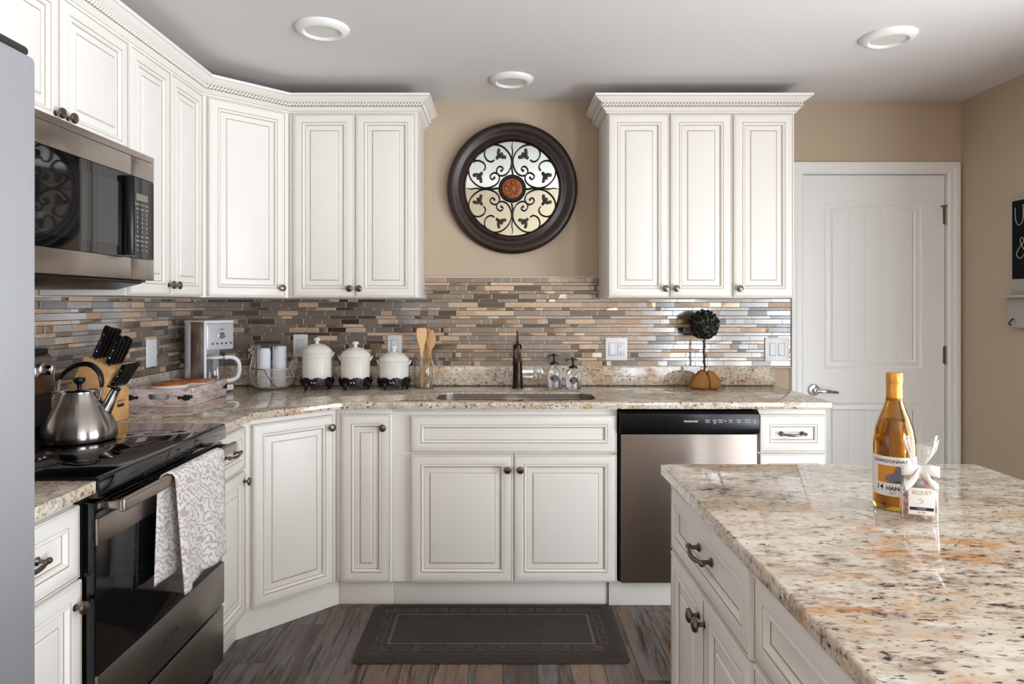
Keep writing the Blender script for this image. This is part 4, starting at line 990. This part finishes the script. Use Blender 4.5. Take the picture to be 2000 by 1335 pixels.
# rooster wire basket
bk = thing('wire_basket', 'cream wire basket shaped like a hen holding two rolled towels', 'basket', (-1.186, 3.505, CT))
WW = M['wirewhite']
b = MB()
def ell(rx, ry, z, n=40): return [(rx * math.cos(2 * PI * k / n), ry * math.sin(2 * PI * k / n), z) for k in range(n)]
b.tube(ell(0.096, 0.075, 0.100), 0.0028, WW, 6, closed=True); b.tube(ell(0.112, 0.086, 0.060), 0.0018, WW, 5, closed=True); b.tube(ell(0.100, 0.078, 0.028), 0.0018, WW, 5, closed=True); b.tube(ell(0.055, 0.045, 0.004), 0.0028, WW, 6, closed=True)
for k in range(14):   # near-horizontal hoops
    t = k / 13; z = 0.006 + 0.092 * t; q = math.sin(PI * (0.16 + 0.62 * t)) ; b.tube(ell(0.055 + 0.058 * q, 0.043 + 0.045 * q, z, 32), 0.0011, WW, 4, closed=True)
for k in range(16):
    a = 2 * PI * k / 16; c0, s0 = math.cos(a), math.sin(a)
    b.tube(spline([(0.055 * c0, 0.045 * s0, 0.004), (0.092 * c0, 0.072 * s0, 0.018), (0.112 * c0, 0.086 * s0, 0.058), (0.096 * c0, 0.075 * s0, 0.100)], 4), 0.0015 if k % 4 else 0.0026, WW, 5)
b.build('wire_bowl', bk)
b = MB()
for s in (-1, 1):
    b.tube(spline([(-0.105, 0.02 * s, 0.070), (-0.104, 0.012 * s, 0.120), (-0.098, 0.008 * s, 0.160), (-0.092, 0.006 * s, 0.185), (-0.080, 0.006 * s, 0.192), (-0.068, 0.006 * s, 0.180), (-0.070, 0.008 * s, 0.155), (-0.082, 0.014 * s, 0.120), (-0.078, 0.02 * s, 0.102), (-0.055, 0.04 * s, 0.100)], 4), 0.0026, WW, 6)
for k in range(16):
    z = 0.108 + k * 0.0048; t = k / 15; b.tube([(-0.103 + 0.005 * t, -0.010, z), (-0.080 + 0.010 * t, -0.012, z)], 0.0011, WW, 4); b.tube([(-0.103 + 0.005 * t, 0.010, z), (-0.080 + 0.010 * t, 0.012, z)], 0.0011, WW, 4)
b.build('wire_neck', bk)
b = MB()
b.tube(spline([(-0.096, 0, 0.186), (-0.104, 0, 0.205), (-0.094, 0, 0.216), (-0.086, 0, 0.200), (-0.078, 0, 0.206), (-0.066, 0, 0.216), (-0.060, 0, 0.208), (-0.070, 0, 0.188)], 4), 0.0026, WW, 6)
b.tube(spline([(-0.094, 0, 0.190), (-0.108, 0, 0.192), (-0.118, 0, 0.202), (-0.112, 0, 0.186), (-0.098, 0, 0.178)], 4), 0.0024, WW, 6)
b.tube(spline([(-0.100, 0, 0.180), (-0.114, 0, 0.172), (-0.118, 0, 0.160), (-0.108, 0, 0.152), (-0.100, 0, 0.158)], 4), 0.0024, WW, 6)
b.build('wire_comb', bk)
b = MB()
for dx in (0, 0.016): b.tube(spline([(0.085, 0, 0.095), (0.098 + dx * .4, 0, 0.125), (0.110 + dx, 0, 0.150), (0.122 + dx * .6, 0, 0.148), (0.126, 0, 0.120), (0.112, 0, 0.075)], 5), 0.0026, WW, 6)
for k in range(9): b.tube([(0.096 + k * 0.0018, 0, 0.100 + k * 0.0052), (0.121 + k * 0.0006, 0, 0.090 + k * 0.006)], 0.0011, WW, 4)
b.build('wire_tail', bk)
b = MB(); b.tube(spline([(-0.085, -0.045, 0.104), (-0.04, -0.078, 0.101), (-0.012, -0.086, 0.100), (0.006, -0.088, 0.072), (0.022, -0.084, 0.04), (0.046, -0.066, 0.012)], 5), 0.0016, M['bronze'], 6); b.build('bail_handle', bk)
def roll(label, x, y, r, h, mat, lean):
    t_ = MB(); n = 46; turns = 2.6; N = 110
    pts = []
    for k in range(N + 1):
        a = turns * 2 * PI * k / N; rr = 0.006 + (r - 0.006) * k / N; pts.append((rr * math.cos(a), rr * math.sin(a)))
    rows = []
    for z, sc_ in ((0, .9), (0.006, .98), (h * .5, 1.0), (h - 0.008, 1.0), (h - 0.002, .97), (h, .93)):
        rows.append([(p[0] * sc_ + z * lean, p[1] * sc_, z) for p in pts])
    # solid core with rolled end shown by the spiral
    vs = [p for rw in rows for p in rw]; m = N + 1
    fs = [(a * m + k, a * m + k + 1, (a + 1) * m + k + 1, (a + 1) * m + k) for a in range(len(rows) - 1) for k in range(N)]
    t_.add(vs, fs, mat)
    t_.lathe([(0, 0), (r * .93, 0.001), (r * .93, h - 0.012), (0, h - 0.010)], mat, 24, Matrix.Shear('XY', 4, (0, 0)))
    o = t_.build('rolled_towel', smooth=60); o.location = (x, y, CT + 0.008)
    md = o.modifiers.new('thick', 'SOLIDIFY'); md.thickness = 0.003
    return tag(o, label, 'towel')
roll('plain white rolled towel standing in the wire basket, on the left', -1.222, 3.500, 0.0345, 0.196, M['whitecloth'], 0.0)
roll('ribbed bluish-white rolled cloth standing in the wire basket, on the right', -1.147, 3.507, 0.037, 0.206, M['stripecloth'], 0.02)

# canisters
def canister(label, x, hb, seed):
    t_ = thing('canister', label, 'canister', (x, 3.470, CT), group='ceramic canisters on iron stands'); r = 0.074; z0 = 0.030
    b = MB(); b.lathe([(0, z0), (r * .93, z0), (r, z0 + 0.008), (r * 1.0, z0 + hb * .5), (r * 1.0, z0 + hb - 0.010), (r * 1.07, z0 + hb - 0.002), (r * 1.08, z0 + hb), (r * .98, z0 + hb), (r * .95, z0 + hb - 0.01), (0, z0 + hb - 0.01)], M['ceramic'], 56); b.build('canister_body', t_)
    b = MB(); zt = z0 + hb + 0.0004
    b.lathe([(0, zt), (r * 1.02, zt), (r * 1.04, zt + 0.005), (r * .98, zt + 0.012), (r * .80, zt + 0.027), (r * .5, zt + 0.040), (r * .2, zt + 0.045), (0.009, zt + 0.047), (0.008, zt + 0.055), (0.015, zt + 0.060), (0.018, zt + 0.067), (0.013, zt + 0.074), (0, zt + 0.077)], M['ceramic'], 48); ld = b.build('lid', t_)
    # little handles on the rim
    b = MB()
    for s in (-1, 1): b.tube(spline([(s * r * .98, 0, z0 + hb - 0.02), (s * r * 1.10, 0, z0 + hb - 0.010), (s * r * 1.17, 0, z0 + hb + 0.003)], 4), [0.006, 0.006, 0.0055, 0.005, 0.0045, 0.004, 0.0035, 0.003, 0.002], M['ceramic'], 10)
    b.build('rim_ear', t_)
    b = MB(); n = 96; R0, R1 = r + 0.0015, r + 0.006; vs = []
    for k in range(n):
        a = 2 * PI * k / n; top = 0.050 + 0.010 * abs(math.sin(a * 4 + .4)) + 0.004 * abs(math.sin(a * 14)); bot = 0.024 - 0.004 * math.cos(a * 12)
        for rr, z in ((R0, bot), (R1, bot), (R1 + 0.002, (top + bot) / 2), (R1, top), (R0, top)): vs.append((rr * math.cos(a), rr * math.sin(a), z))
    fs = []
    for k in range(n):
        j = (k + 1) % n
        for q in range(5): w2 = (q + 1) % 5; fs.append((k * 5 + q, j * 5 + q, j * 5 + w2, k * 5 + w2))
    b.add(vs, fs, M['iron'])
    for k in range(26):
        a = 2 * PI * k / 26; b.tube([((R1 + 0.003) * math.cos(a + 0.10 * math.cos(q * PI / 4)), (R1 + 0.003) * math.sin(a + 0.10 * math.cos(q * PI / 4)), 0.041 + 0.009 * math.sin(q * PI / 4)) for q in range(8)], 0.0018, M['iron'], 5, closed=True)
    b.lathe([(0, 0.024), (R0, 0.024), (R0, 0.0295), (0, 0.0295)], M['iron'], 32); st_ = b.build('iron_stand', t_)
    for k in range(4):
        a = PI / 4 * (2 * k + 1) + 0.35; b = MB(); c0, s0 = math.cos(a), math.sin(a)
        b.tube(spline([(0.070 * c0, 0.070 * s0, 0.036), (0.084 * c0, 0.084 * s0, 0.026), (0.082 * c0, 0.082 * s0, 0.014), (0.076 * c0, 0.076 * s0, 0.007), (0.084 * c0, 0.084 * s0, 0.0035)], 4), [0.013, 0.013, 0.012, .0115, .011, .010, .009, .008, .007, .006, .0055, .005, .005, .0048, .0044, .004, .0035], M['iron'], 10); b.build('leg', st_)
    b = MB(); b.tube(spline([(-0.012, -R1 - 0.004, 0.034), (-0.006, -R1 - 0.006, 0.044), (0.0, -R1 - 0.006, 0.034), (0.006, -R1 - 0.006, 0.044), (0.012, -R1 - 0.004, 0.034)], 4), 0.002, M['nickel'], 6); b.build('emblem', st_)
canister('tallest cream ceramic canister on dark iron stand, nearest the wire basket', -0.944, 0.154, 1)
canister('middle cream ceramic canister on dark iron stand, medium height', -0.749, 0.135, 2)
canister('shortest cream ceramic canister on dark iron stand, beside the utensil jar', -0.553, 0.113, 3)

# utensil jar
uj = thing('glass_jar', 'clear glass jar of wooden utensils right of the canisters', 'jar', (-0.402, 3.505, CT))
b = MB(); b.lathe([(0, 0), (0.045, 0), (0.051, 0.005), (0.052, 0.07), (0.051, 0.115), (0.044, 0.135), (0.038, 0.145), (0.040, 0.160), (0.042, 0.164), (0.038, 0.164), (0.035, 0.145), (0.041, 0.133), (0.048, 0.113), (0.049, 0.07), (0.048, 0.008), (0.042, 0.004), (0, 0.004)], M['glass'], 48); b.build('jar_glass', uj)
def utensil(label, kind, base, top, wd, turn):
    B, Tp = Vector(base), Vector(top); L = (Tp - B).length; zq = (Tp - B).to_track_quat('Z', 'Y')
    o = MB(); n = 20; pts = []
    def halfw(t):
        if kind == 'turner': return 0.0075 + (0 if t < .55 else min(1, (t - .55) / .28) ** 1.5 * (wd - 0.0075)) - (0.004 if t > .985 else 0)
        if t < .68: return 0.0075
        u = (t - .68) / .32; return 0.0075 * (1 - u) + wd * max(0.0, math.sin(PI * min(1, u ** .8))) ** .6 if u < .999 else 0.002
    ts = [i / n for i in range(n + 1)]
    prof = [(-halfw(t), t * L) for t in ts] + [(halfw(t), t * L) for t in reversed(ts)]
    o.prism(prof, -0.003, 0.003, M['utensil'], 'y', x=R(turn, 'Z'), bev=0.0012)
    ob = o.build(kind == 'turner' and 'wooden_turner' or 'wooden_spoon'); ob.location = base; ob.rotation_mode = 'QUATERNION'; ob.rotation_quaternion = zq
    tag(ob, label, 'utensil')
bx_, by_ = -0.402, 3.505
utensil('flat wooden turner facing forward in the glass jar', 'turner', (bx_ - 0.012, by_ - 0.018, CT + 0.006), (bx_ - 0.014, by_ - 0.012, CT + 0.308), 0.028, 0.15)
utensil('wooden spoon seen nearly edge-on in the glass jar, middle one', 'spoon', (bx_ - 0.004, by_ + 0.016, CT + 0.006), (bx_ + 0.020, by_ + 0.020, CT + 0.305), 0.020, 1.1)
utensil('wooden spoon leaning farthest right in the glass jar', 'spoon', (bx_ + 0.012, by_ - 0.006, CT + 0.006), (bx_ + 0.040, by_ - 0.004, CT + 0.300), 0.020, 1.25)

# faucet
fc = thing('faucet', 'dark bronze single-lever faucet standing behind the sink', 'faucet', (0.076, 3.500, CT))
b = MB(); b.lathe([(0, 0), (0.030, 0), (0.030, 0.004), (0.0265, 0.010), (0.0245, 0.08), (0.0235, 0.150), (0.026, 0.153), (0.026, 0.160), (0.0225, 0.163), (0.0215, 0.195), (0.0235, 0.210), (0.020, 0.222), (0.012, 0.226), (0, 0.227)], M['bronze'], 40); b.build('column', fc)
b = MB(); b.tube([(0, -0.015, 0.180), (0, -0.06, 0.192), (0, -0.12, 0.190), (0, -0.165, 0.176), (0, -0.19, 0.160)], [0.017, 0.0175, 0.018, 0.0185, 0.0165], M['nickel'], 20); b.build('spout', fc)
b = MB(); b.tube([(0, 0, 0.222), (0, 0.004, 0.240), (0, 0.004, 0.262), (0, 0.000, 0.282)], [0.008, 0.0075, 0.008, 0.0055], M['bronze'], 12, flat=0.7); b.sphere((0, 0, 0.284), 0.006, M['bronze']); b.build('lever', fc)

# soap dispensers
def soap(label, x, y, r, h, txt, lv):
    t_ = thing('soap_dispenser', label, 'soap dispenser', (x, y, CT)); 
    b = MB(); b.lathe([(0, 0), (r * .92, 0), (r, 0.005), (r, h * .68), (r * .93, h * .80), (r * .6, h * .92), (r * .48, h * .96), (r * .48, h), (r * .42, h), (r * .42, h * .95), (r * .86, h * .79), (r * .93, h * .68), (r * .93, 0.009), (r * .85, 0.005), (0, 0.005)], M['glass'], 40); b.build('glass_bottle', t_)
    b = MB(); b.lathe([(0, 0.0056), (r * .84, 0.0056), (r * .915, 0.0095), (r * .915, lv), (0, lv)], M['soap'], 32); b.build('liquid_soap', t_)
    b = MB(); b.lathe([(r * .5, h + 0.0003), (r * .58, h + 0.001), (r * .58, h + 0.010), (r * .3, h + 0.014), (0.0065, h + 0.016), (0.0065, h + 0.040), (0.011, h + 0.042), (0.011, h + 0.052), (0.004, h + 0.056), (0, h + 0.056)], M['bronze'], 24)
    b.tube(spline([(0, 0, h + 0.047), (-0.022, -0.006, h + 0.047), (-0.038, -0.010, h + 0.040)], 4), [0.005, 0.005, 0.0048, 0.0046, .0044, .0042, .004, .0038, .0036], M['bronze'], 10)
    b.tube([(0, 0, h + 0.049), (0.026, 0.0, h + 0.043)], [0.004, 0.002], M['bronze'], 8)
    b.tube([(0, 0, h), (0, 0, 0.02)], 0.0022, M['plastic'], 8); b.build('pump', t_)
    lb_ = MB(); fx = lambda u, v, rr: ((rr) * math.sin(u / rr), -(rr) * math.cos(u / rr), v); zc = h * .46; n = 28
    for (a, c, m, rr) in ((0.0225, 0.0155, M['darktext'], r + 0.0006), (0.0195, 0.0125, M['whitetext'], r + 0.0009), (0.0188, 0.0118, M['darktext'], r + 0.0012)):
        vs = [fx(a * q * math.cos(2 * PI * k / n), zc + c * q * math.sin(2 * PI * k / n), rr) for q in (1, .8, .6, .4, .2) for k in range(n)]
        lb_.add(vs, [(q * n + k, q * n + (k + 1) % n, (q + 1) * n + (k + 1) % n, (q + 1) * n + k) for q in range(4) for k in range(n)] + [tuple(range(4 * n, 5 * n))], m)
    for i, s_ in enumerate(txt): lb_.text(s_, 0.011, M['whitetext'], fn=lambda px, py, pz, i=i: fx(px, zc + 0.004 - i * 0.009 + pz, r + 0.0016))
    lb_.build('label', t_)
soap('left and taller glass soap dispenser with oval black label and dark pump', 0.262, 3.475, 0.039, 0.122, ('Dish', 'soap'), 0.05)
soap('right and shorter glass soap dispenser holding pale lilac soap', 0.356, 3.455, 0.038, 0.104, ('Hand', 'soap'), 0.045)

# topiary
tp = thing('topiary', 'small ball topiary with dark green foliage in a burlap wrapped base', 'topiary', (1.034, 3.505, CT))
b = MB(); rnd = random.Random(11); b.sphere((0, 0, 0.324), 0.064, M['leaf'], seg=24, ring=16)
for k in range(620):
    z = 1 - 2 * (k + .5) / 620; a = k * 2.39996; s_ = math.sqrt(1 - z * z); nrm = Vector((s_ * math.cos(a), s_ * math.sin(a), z))
    p = Vector((0, 0, 0.324)) + nrm * rnd.uniform(0.062, 0.071); t1 = nrm.orthogonal().normalized(); t2 = nrm.cross(t1); an = rnd.uniform(0, 6.28)
    d1 = (t1 * math.cos(an) + t2 * math.sin(an)) * .8 + nrm * rnd.uniform(.2, .9); d1.normalize(); d2 = d1.cross(nrm).normalized(); L = rnd.uniform(0.012, 0.018); W = L * .5
    b.add([p, p + d1 * L * .5 + d2 * W, p + d1 * L, p + d1 * L * .5 - d2 * W, p + d1 * L * .5 + nrm * 0.0015], [(0, 1, 4), (1, 2, 4), (2, 3, 4), (3, 0, 4)], M['leaf'])
b.build('foliage_ball', tp)
b = MB(); b.tube(spline([(0.0, 0, 0.05), (0.002, 0, 0.12), (-0.002, 0, 0.19), (0.003, 0, 0.27)], 4), 0.0055, M['stem'], 8)
b.tube([(0.007 * math.cos(k * .8), 0.007 * math.sin(k * .8), 0.06 + k * 0.0065) for k in range(30)], 0.0022, M['stem'], 6)
b.tube(spline([(0.0, 0, 0.09), (-0.014, -0.004, 0.085), (-0.018, 0, 0.10), (-0.006, 0, 0.105)], 4), 0.0015, M['stem'], 5); b.tube(spline([(0.004, 0, 0.10), (0.016, 0, 0.12), (0.014, 0, 0.16), (0.005, 0, 0.19)], 4), 0.0014, M['stem'], 5); b.build('stem', tp)
b = MB(); n = 72; prof = [(0.066, 0.0), (0.070, 0.012), (0.070, 0.03), (0.066, 0.048), (0.056, 0.064), (0.040, 0.078), (0.022, 0.086), (0.012, 0.080), (0.0, 0.072)]; vs = []
for r, z in prof:
    for k in range(n):
        a = 2 * PI * k / n; fo = 1 + 0.16 * max(0, math.sin(a * 3 + 2.2)) ** 2 - 0.10 * max(0, math.cos(a * 3 + 0.9)) ** 6 + 0.03 * math.sin(a * 7); vs.append((r * fo * math.cos(a), r * fo * .8 * math.sin(a), z + (0.006 * math.sin(a * 3 + 2.2) if z > .02 else 0)))
fs = [(i * n + k, i * n + (k + 1) % n, (i + 1) * n + (k + 1) % n, (i + 1) * n + k) for i in range(len(prof) - 1) for k in range(n)]
b.add(vs, fs, M['burlap']); b.build('burlap_base', tp)
for (s_, nm) in ((-1, 0), (1, 0)):     # folded burlap flaps crossing at the front
    b = MB(); vs = []; N1 = 12
    for i in range(N1 + 1):
        t = i / N1
        for j in range(7):
            u = j / 6
            a = -PI / 2 + s_ * (0.15 + 1.05 * u * (0.25 + t)); r = 0.073 * (1 - 0.72 * (1 - t) ** 1.6) + 0.004; z = 0.086 * (1 - t ** 1.7) + 0.003
            vs.append((r * 1.12 * math.cos(a), r * .9 * math.sin(a), z))
    fs = [(i * 7 + j, i * 7 + j + 1, (i + 1) * 7 + j + 1, (i + 1) * 7 + j) for i in range(N1) for j in range(6)]
    b.add(vs, fs, M['burlap']); o = b.build('burlap_flap', tp, smooth=70); md = o.modifiers.new('t', 'SOLIDIFY'); md.thickness = 0.0035

# ================================================================== ISLAND OBJECTS
wn = thing('wine_bottle', 'amber white wine bottle with gold capsule standing on the island', 'bottle', (0.826, 1.440, CT), math.radians(-26))
wn.scale = (1, 1, 0.965)
ri, zt = 0.0405, 0.290
out_p = [(0, 0.006), (0.030, 0.0), (0.038, 0.001), (ri, 0.006), (ri, 0.130), (0.0395, 0.150), (0.036, 0.172), (0.029, 0.195), (0.0215, 0.214), (0.0165, 0.232), (0.0145, 0.250), (0.014, 0.285)]
b = MB(); b.lathe(out_p + [(0.010, 0.285), (0.0105, 0.25), (0.013, 0.230), (0.018, 0.212), (0.0255, 0.194), (0.0325, 0.171), (0.036, 0.15), (0.037, 0.13), (0.037, 0.010), (0, 0.012)], M['amber'], 56); b.build('bottle_glass', wn)
b = MB(); b.lathe([(0, 0.0125), (0.0366, 0.0105), (0.0366, 0.13), (0.0356, 0.15), (0.0320, 0.1705), (0.0262, 0.190), (0, 0.190)], glass('white_wine', srgb(246, 222, 150), 0, 1.33), 40); b.build('wine', wn)
b = MB(); b.lathe([(0.0152, 0.232), (0.0158, 0.236), (0.0152, 0.266), (0.0150, 0.267), (0.0150, 0.269), (0.0158, 0.271), (0.0162, 0.280), (0.0158, 0.284), (0.0160, 0.291), (0.0145, 0.2935), (0, 0.2935)], M['gold'], 40); b.build('capsule', wn)
lb_ = MB()
def cyl(u, v, rr=ri + 0.0004): return (rr * math.sin(u / rr), -rr * math.cos(u / rr), v)
def patch(mb, u0, u1, v0, v1, m, rr, n=20):
    vs = []
    for i in range(n + 1):
        u = u0 + (u1 - u0) * i / n; vs += [cyl(u, v0, rr), cyl(u, v1, rr)]
    mb.add(vs, [(2 * i, 2 * i + 2, 2 * i + 3, 2 * i + 1) for i in range(n)], m)
patch(lb_, -0.062, 0.056, 0.032, 0.116, M['label'], ri + 0.0004, 28); LB = lb_.build('label', wn)
b = MB(); patch(b, -0.036, 0.036, 0.060, 0.097, M['labelor'], ri + 0.0008)
def blob(mb, pts, m, rr):
    c0 = Vector((sum(p[0] for p in pts) / len(pts), sum(p[1] for p in pts) / len(pts))); n = len(pts); vs = []; fs = []
    for q in range(6):
        k = 1 - q / 6; vs += [cyl(c0.x + (p[0] - c0.x) * k, c0.y + (p[1] - c0.y) * k, rr) for p in pts]
    vs.append(cyl(c0.x, c0.y, rr))
    for q in range(5): fs += [(q * n + i, q * n + (i + 1) % n, (q + 1) * n + (i + 1) % n, (q + 1) * n + i) for i in range(n)]
    mb.add(vs, fs + [(5 * n + i, 5 * n + (i + 1) % n, 6 * n) for i in range(n)], m)
blob(b, [(0.021 * math.cos(k * PI / 12) + 0.001, 0.069 + 0.012 * math.sin(k * PI / 12) * (1 if k < 12 else .7)) for k in range(24)], M['labelgrey'], ri + 0.0012)
blob(b, [(0.0065 * math.cos(k * PI / 8) + 0.004, 0.0865 + 0.0105 * math.sin(k * PI / 8)) for k in range(16)], M['labelgrey'], ri + 0.0014)
blob(b, [(-0.018, 0.0605), (0.0, 0.064), (0.022, 0.066), (0.034, 0.0605)], M['darktext'], ri + 0.0016)
b.build('label_picture', LB)
b = MB()
b.text('CHARDONNAY', 0.0095, M['darktext'], fn=lambda x, y, z: cyl(x - 0.012, 0.106 + z, ri + 0.0010), sx=1.05, bold=0.0001)
b.text('14', 0.0155, M['darktext'], fn=lambda x, y, z: cyl(x - 0.031, 0.0495 + z, ri + 0.0010), bold=0.0002)
b.text('HANDS', 0.0115, M['darktext'], fn=lambda x, y, z: cyl(x + 0.001, 0.0485 + z, ri + 0.0010), bold=0.0003, sx=1.0)
b.text('2017', 0.006, M['darktext'], fn=lambda x, y, z: cyl(x - 0.006, 0.0385 + z, ri + 0.0010)); b.build('label_lettering', LB)

bg_ = thing('candy_bag', 'clear cellophane bag of caramels tied with white ribbon beside the wine bottle', 'candy bag', (0.829, 1.360, CT), math.radians(-20))
bg_.scale = (0.84, 0.84, 1.0)
# cellophane: rectangular pouch gathered at the neck, flaring above
b = MB(); n = 40; lev = [(0.0, 1.0, .9), (0.004, 1.02, 1.0), (0.03, 1.02, 1.05), (0.06, 1.0, 1.0), (0.078, .85, .85), (0.090, .45, .45), (0.098, .22, .25), (0.106, .30, .3), (0.122, .55, .42), (0.140, .78, .45), (0.156, .88, .40)]; vs = []; rb = random.Random(4)
for li, (z, kx, ky) in enumerate(lev):
    for k in range(n):
        a = 2 * PI * k / n; c0, s0 = math.cos(a), math.sin(a); e = 0.5
        x = 0.037 * kx * math.copysign(abs(c0) ** e, c0); y = 0.024 * ky * math.copysign(abs(s0) ** e, s0); cr = (0.10 if z > .085 else 0.03) * math.sin(a * 9 + li) + rb.uniform(-.02, .02)
        zz = z + (0.010 * math.sin(a * 2 + 1) if li == len(lev) - 1 else 0); vs.append((x * (1 + cr) + (z - .1) * .10 * (z > .1), y * (1 + cr), zz))
fs = [(i * n + k, i * n + (k + 1) % n, (i + 1) * n + (k + 1) % n, (i + 1) * n + k) for i in range(len(lev) - 1) for k in range(n)] + [tuple(reversed(range(n)))]
b.add(vs, fs, M['cello']); b.build('cellophane', bg_, smooth=50)
b = MB(); b.box(-0.027, 0.027, -0.0275, -0.0262, 0.014, 0.066, M['label'], 0.0004); LB = b.build('label', bg_)
b = MB(); b.box(-0.0245, 0.0245, -0.0281, -0.0275, 0.0225, 0.0285, M['darktext']); b.text('BEQUET', 0.0105, M['tanprint'], x=T(0, -0.0279, 0.057), sx=1.05)
b.text('CARAMEL', 0.0042, M['whitetext'], x=T(0, -0.0284, 0.0255)); b.text('BUTTER', 0.0045, M['darktext'], x=T(0, -0.0279, 0.0182))
b.tube(spline([(-0.004, -0.0277, 0.036), (0.003, -0.0277, 0.040), (-0.002, -0.0277, 0.045), (-0.006, -0.0277, 0.042)], 4), 0.0006, M['tanprint'], 5); b.build('label_lettering', LB)
b = MB()
b.lathe([(0.0095, 0.094), (0.0115, 0.098), (0.0095, 0.102)], M['ribbon'], 24)
def strip(pts, wd):
    P = spline(pts, 6); vs = []
    for p in P: vs += [(p.x, p.y, p.z - wd / 2), (p.x, p.y, p.z + wd / 2)]
    b.add(vs, [(2 * i, 2 * i + 2, 2 * i + 3, 2 * i + 1) for i in range(len(P) - 1)], M['ribbon'])
for s in (-1, 1):
    strip([(0, -0.012, 0.098), (s * 0.018, -0.026, 0.102), (s * 0.036, -0.024, 0.099), (s * 0.038, -0.010, 0.098), (s * 0.018, -0.006, 0.097), (0, -0.011, 0.098)], 0.021)
    strip([(0, -0.014, 0.098), (s * 0.010, -0.028, 0.090), (s * 0.020, -0.031, 0.078), (s * 0.034, -0.030, 0.068)], 0.018)
b.sphere((0, -0.0145, 0.098), 0.006, M['ribbon'], 1, .8, 1.2); o = b.build('ribbon_bow', bg_, smooth=60)
md = o.modifiers.new('t', 'SOLIDIFY'); md.thickness = 0.0006
CL = iter(['in brown, bottom left corner of the cellophane bag', 'in brown, bottom middle of the cellophane bag', 'in brown, bottom right corner of the cellophane bag', 'in brown, second layer up on the left of the cellophane bag',
    'in brown, second layer up on the right of the cellophane bag', 'in brown, beside the upper left of the bag label', 'in brown, behind the middle of the bag label', 'in brown, just above the label on the left side', 'in brown, just above the label on the right side',
    'in green foil near the top of the cellophane bag', 'in red foil at the very top of the cellophane bag'])
for (x, y, z, a, mt_) in ((-0.020, 0, 0.010, .3, 'candy'), (0.006, -0.006, 0.009, 1.2, 'candy'), (0.022, 0.006, 0.012, -.6, 'candy'), (-0.012, 0.004, 0.028, -.4, 'candy'), (0.015, 0.0, 0.028, .8, 'candy'), (-0.018, -0.002, 0.045, .1, 'candy'), (0.008, 0.0, 0.045, -.7, 'candy'), (-0.004, 0.0, 0.061, .5, 'candy'), (0.018, 0.0, 0.060, 1.4, 'candy'), (-0.006, -0.006, 0.073, .2, 'candygreen'), (0.010, -0.006, 0.076, -.9, 'candyred')):
    b = MB(); b.box(-0.012, 0.012, -0.008, 0.008, -0.0065, 0.0065, M[mt_], 0.003, 2)
    for s in (-1, 1): b.lathe([(0.002, 0), (0.006, 0.004), (0.0075, 0.006)], M[mt_], 8, T(s * 0.012, 0, 0) @ R(s * PI / 2, 'Y'))
    o = b.build('wrapped_candy'); o.matrix_world = bg_.matrix_basis @ T(x, y, z) @ R(a * .5, 'Y') @ R(a, 'X')
    tag(o, 'wrapped candy ' + next(CL), 'candy', 'candies in the cellophane bag')
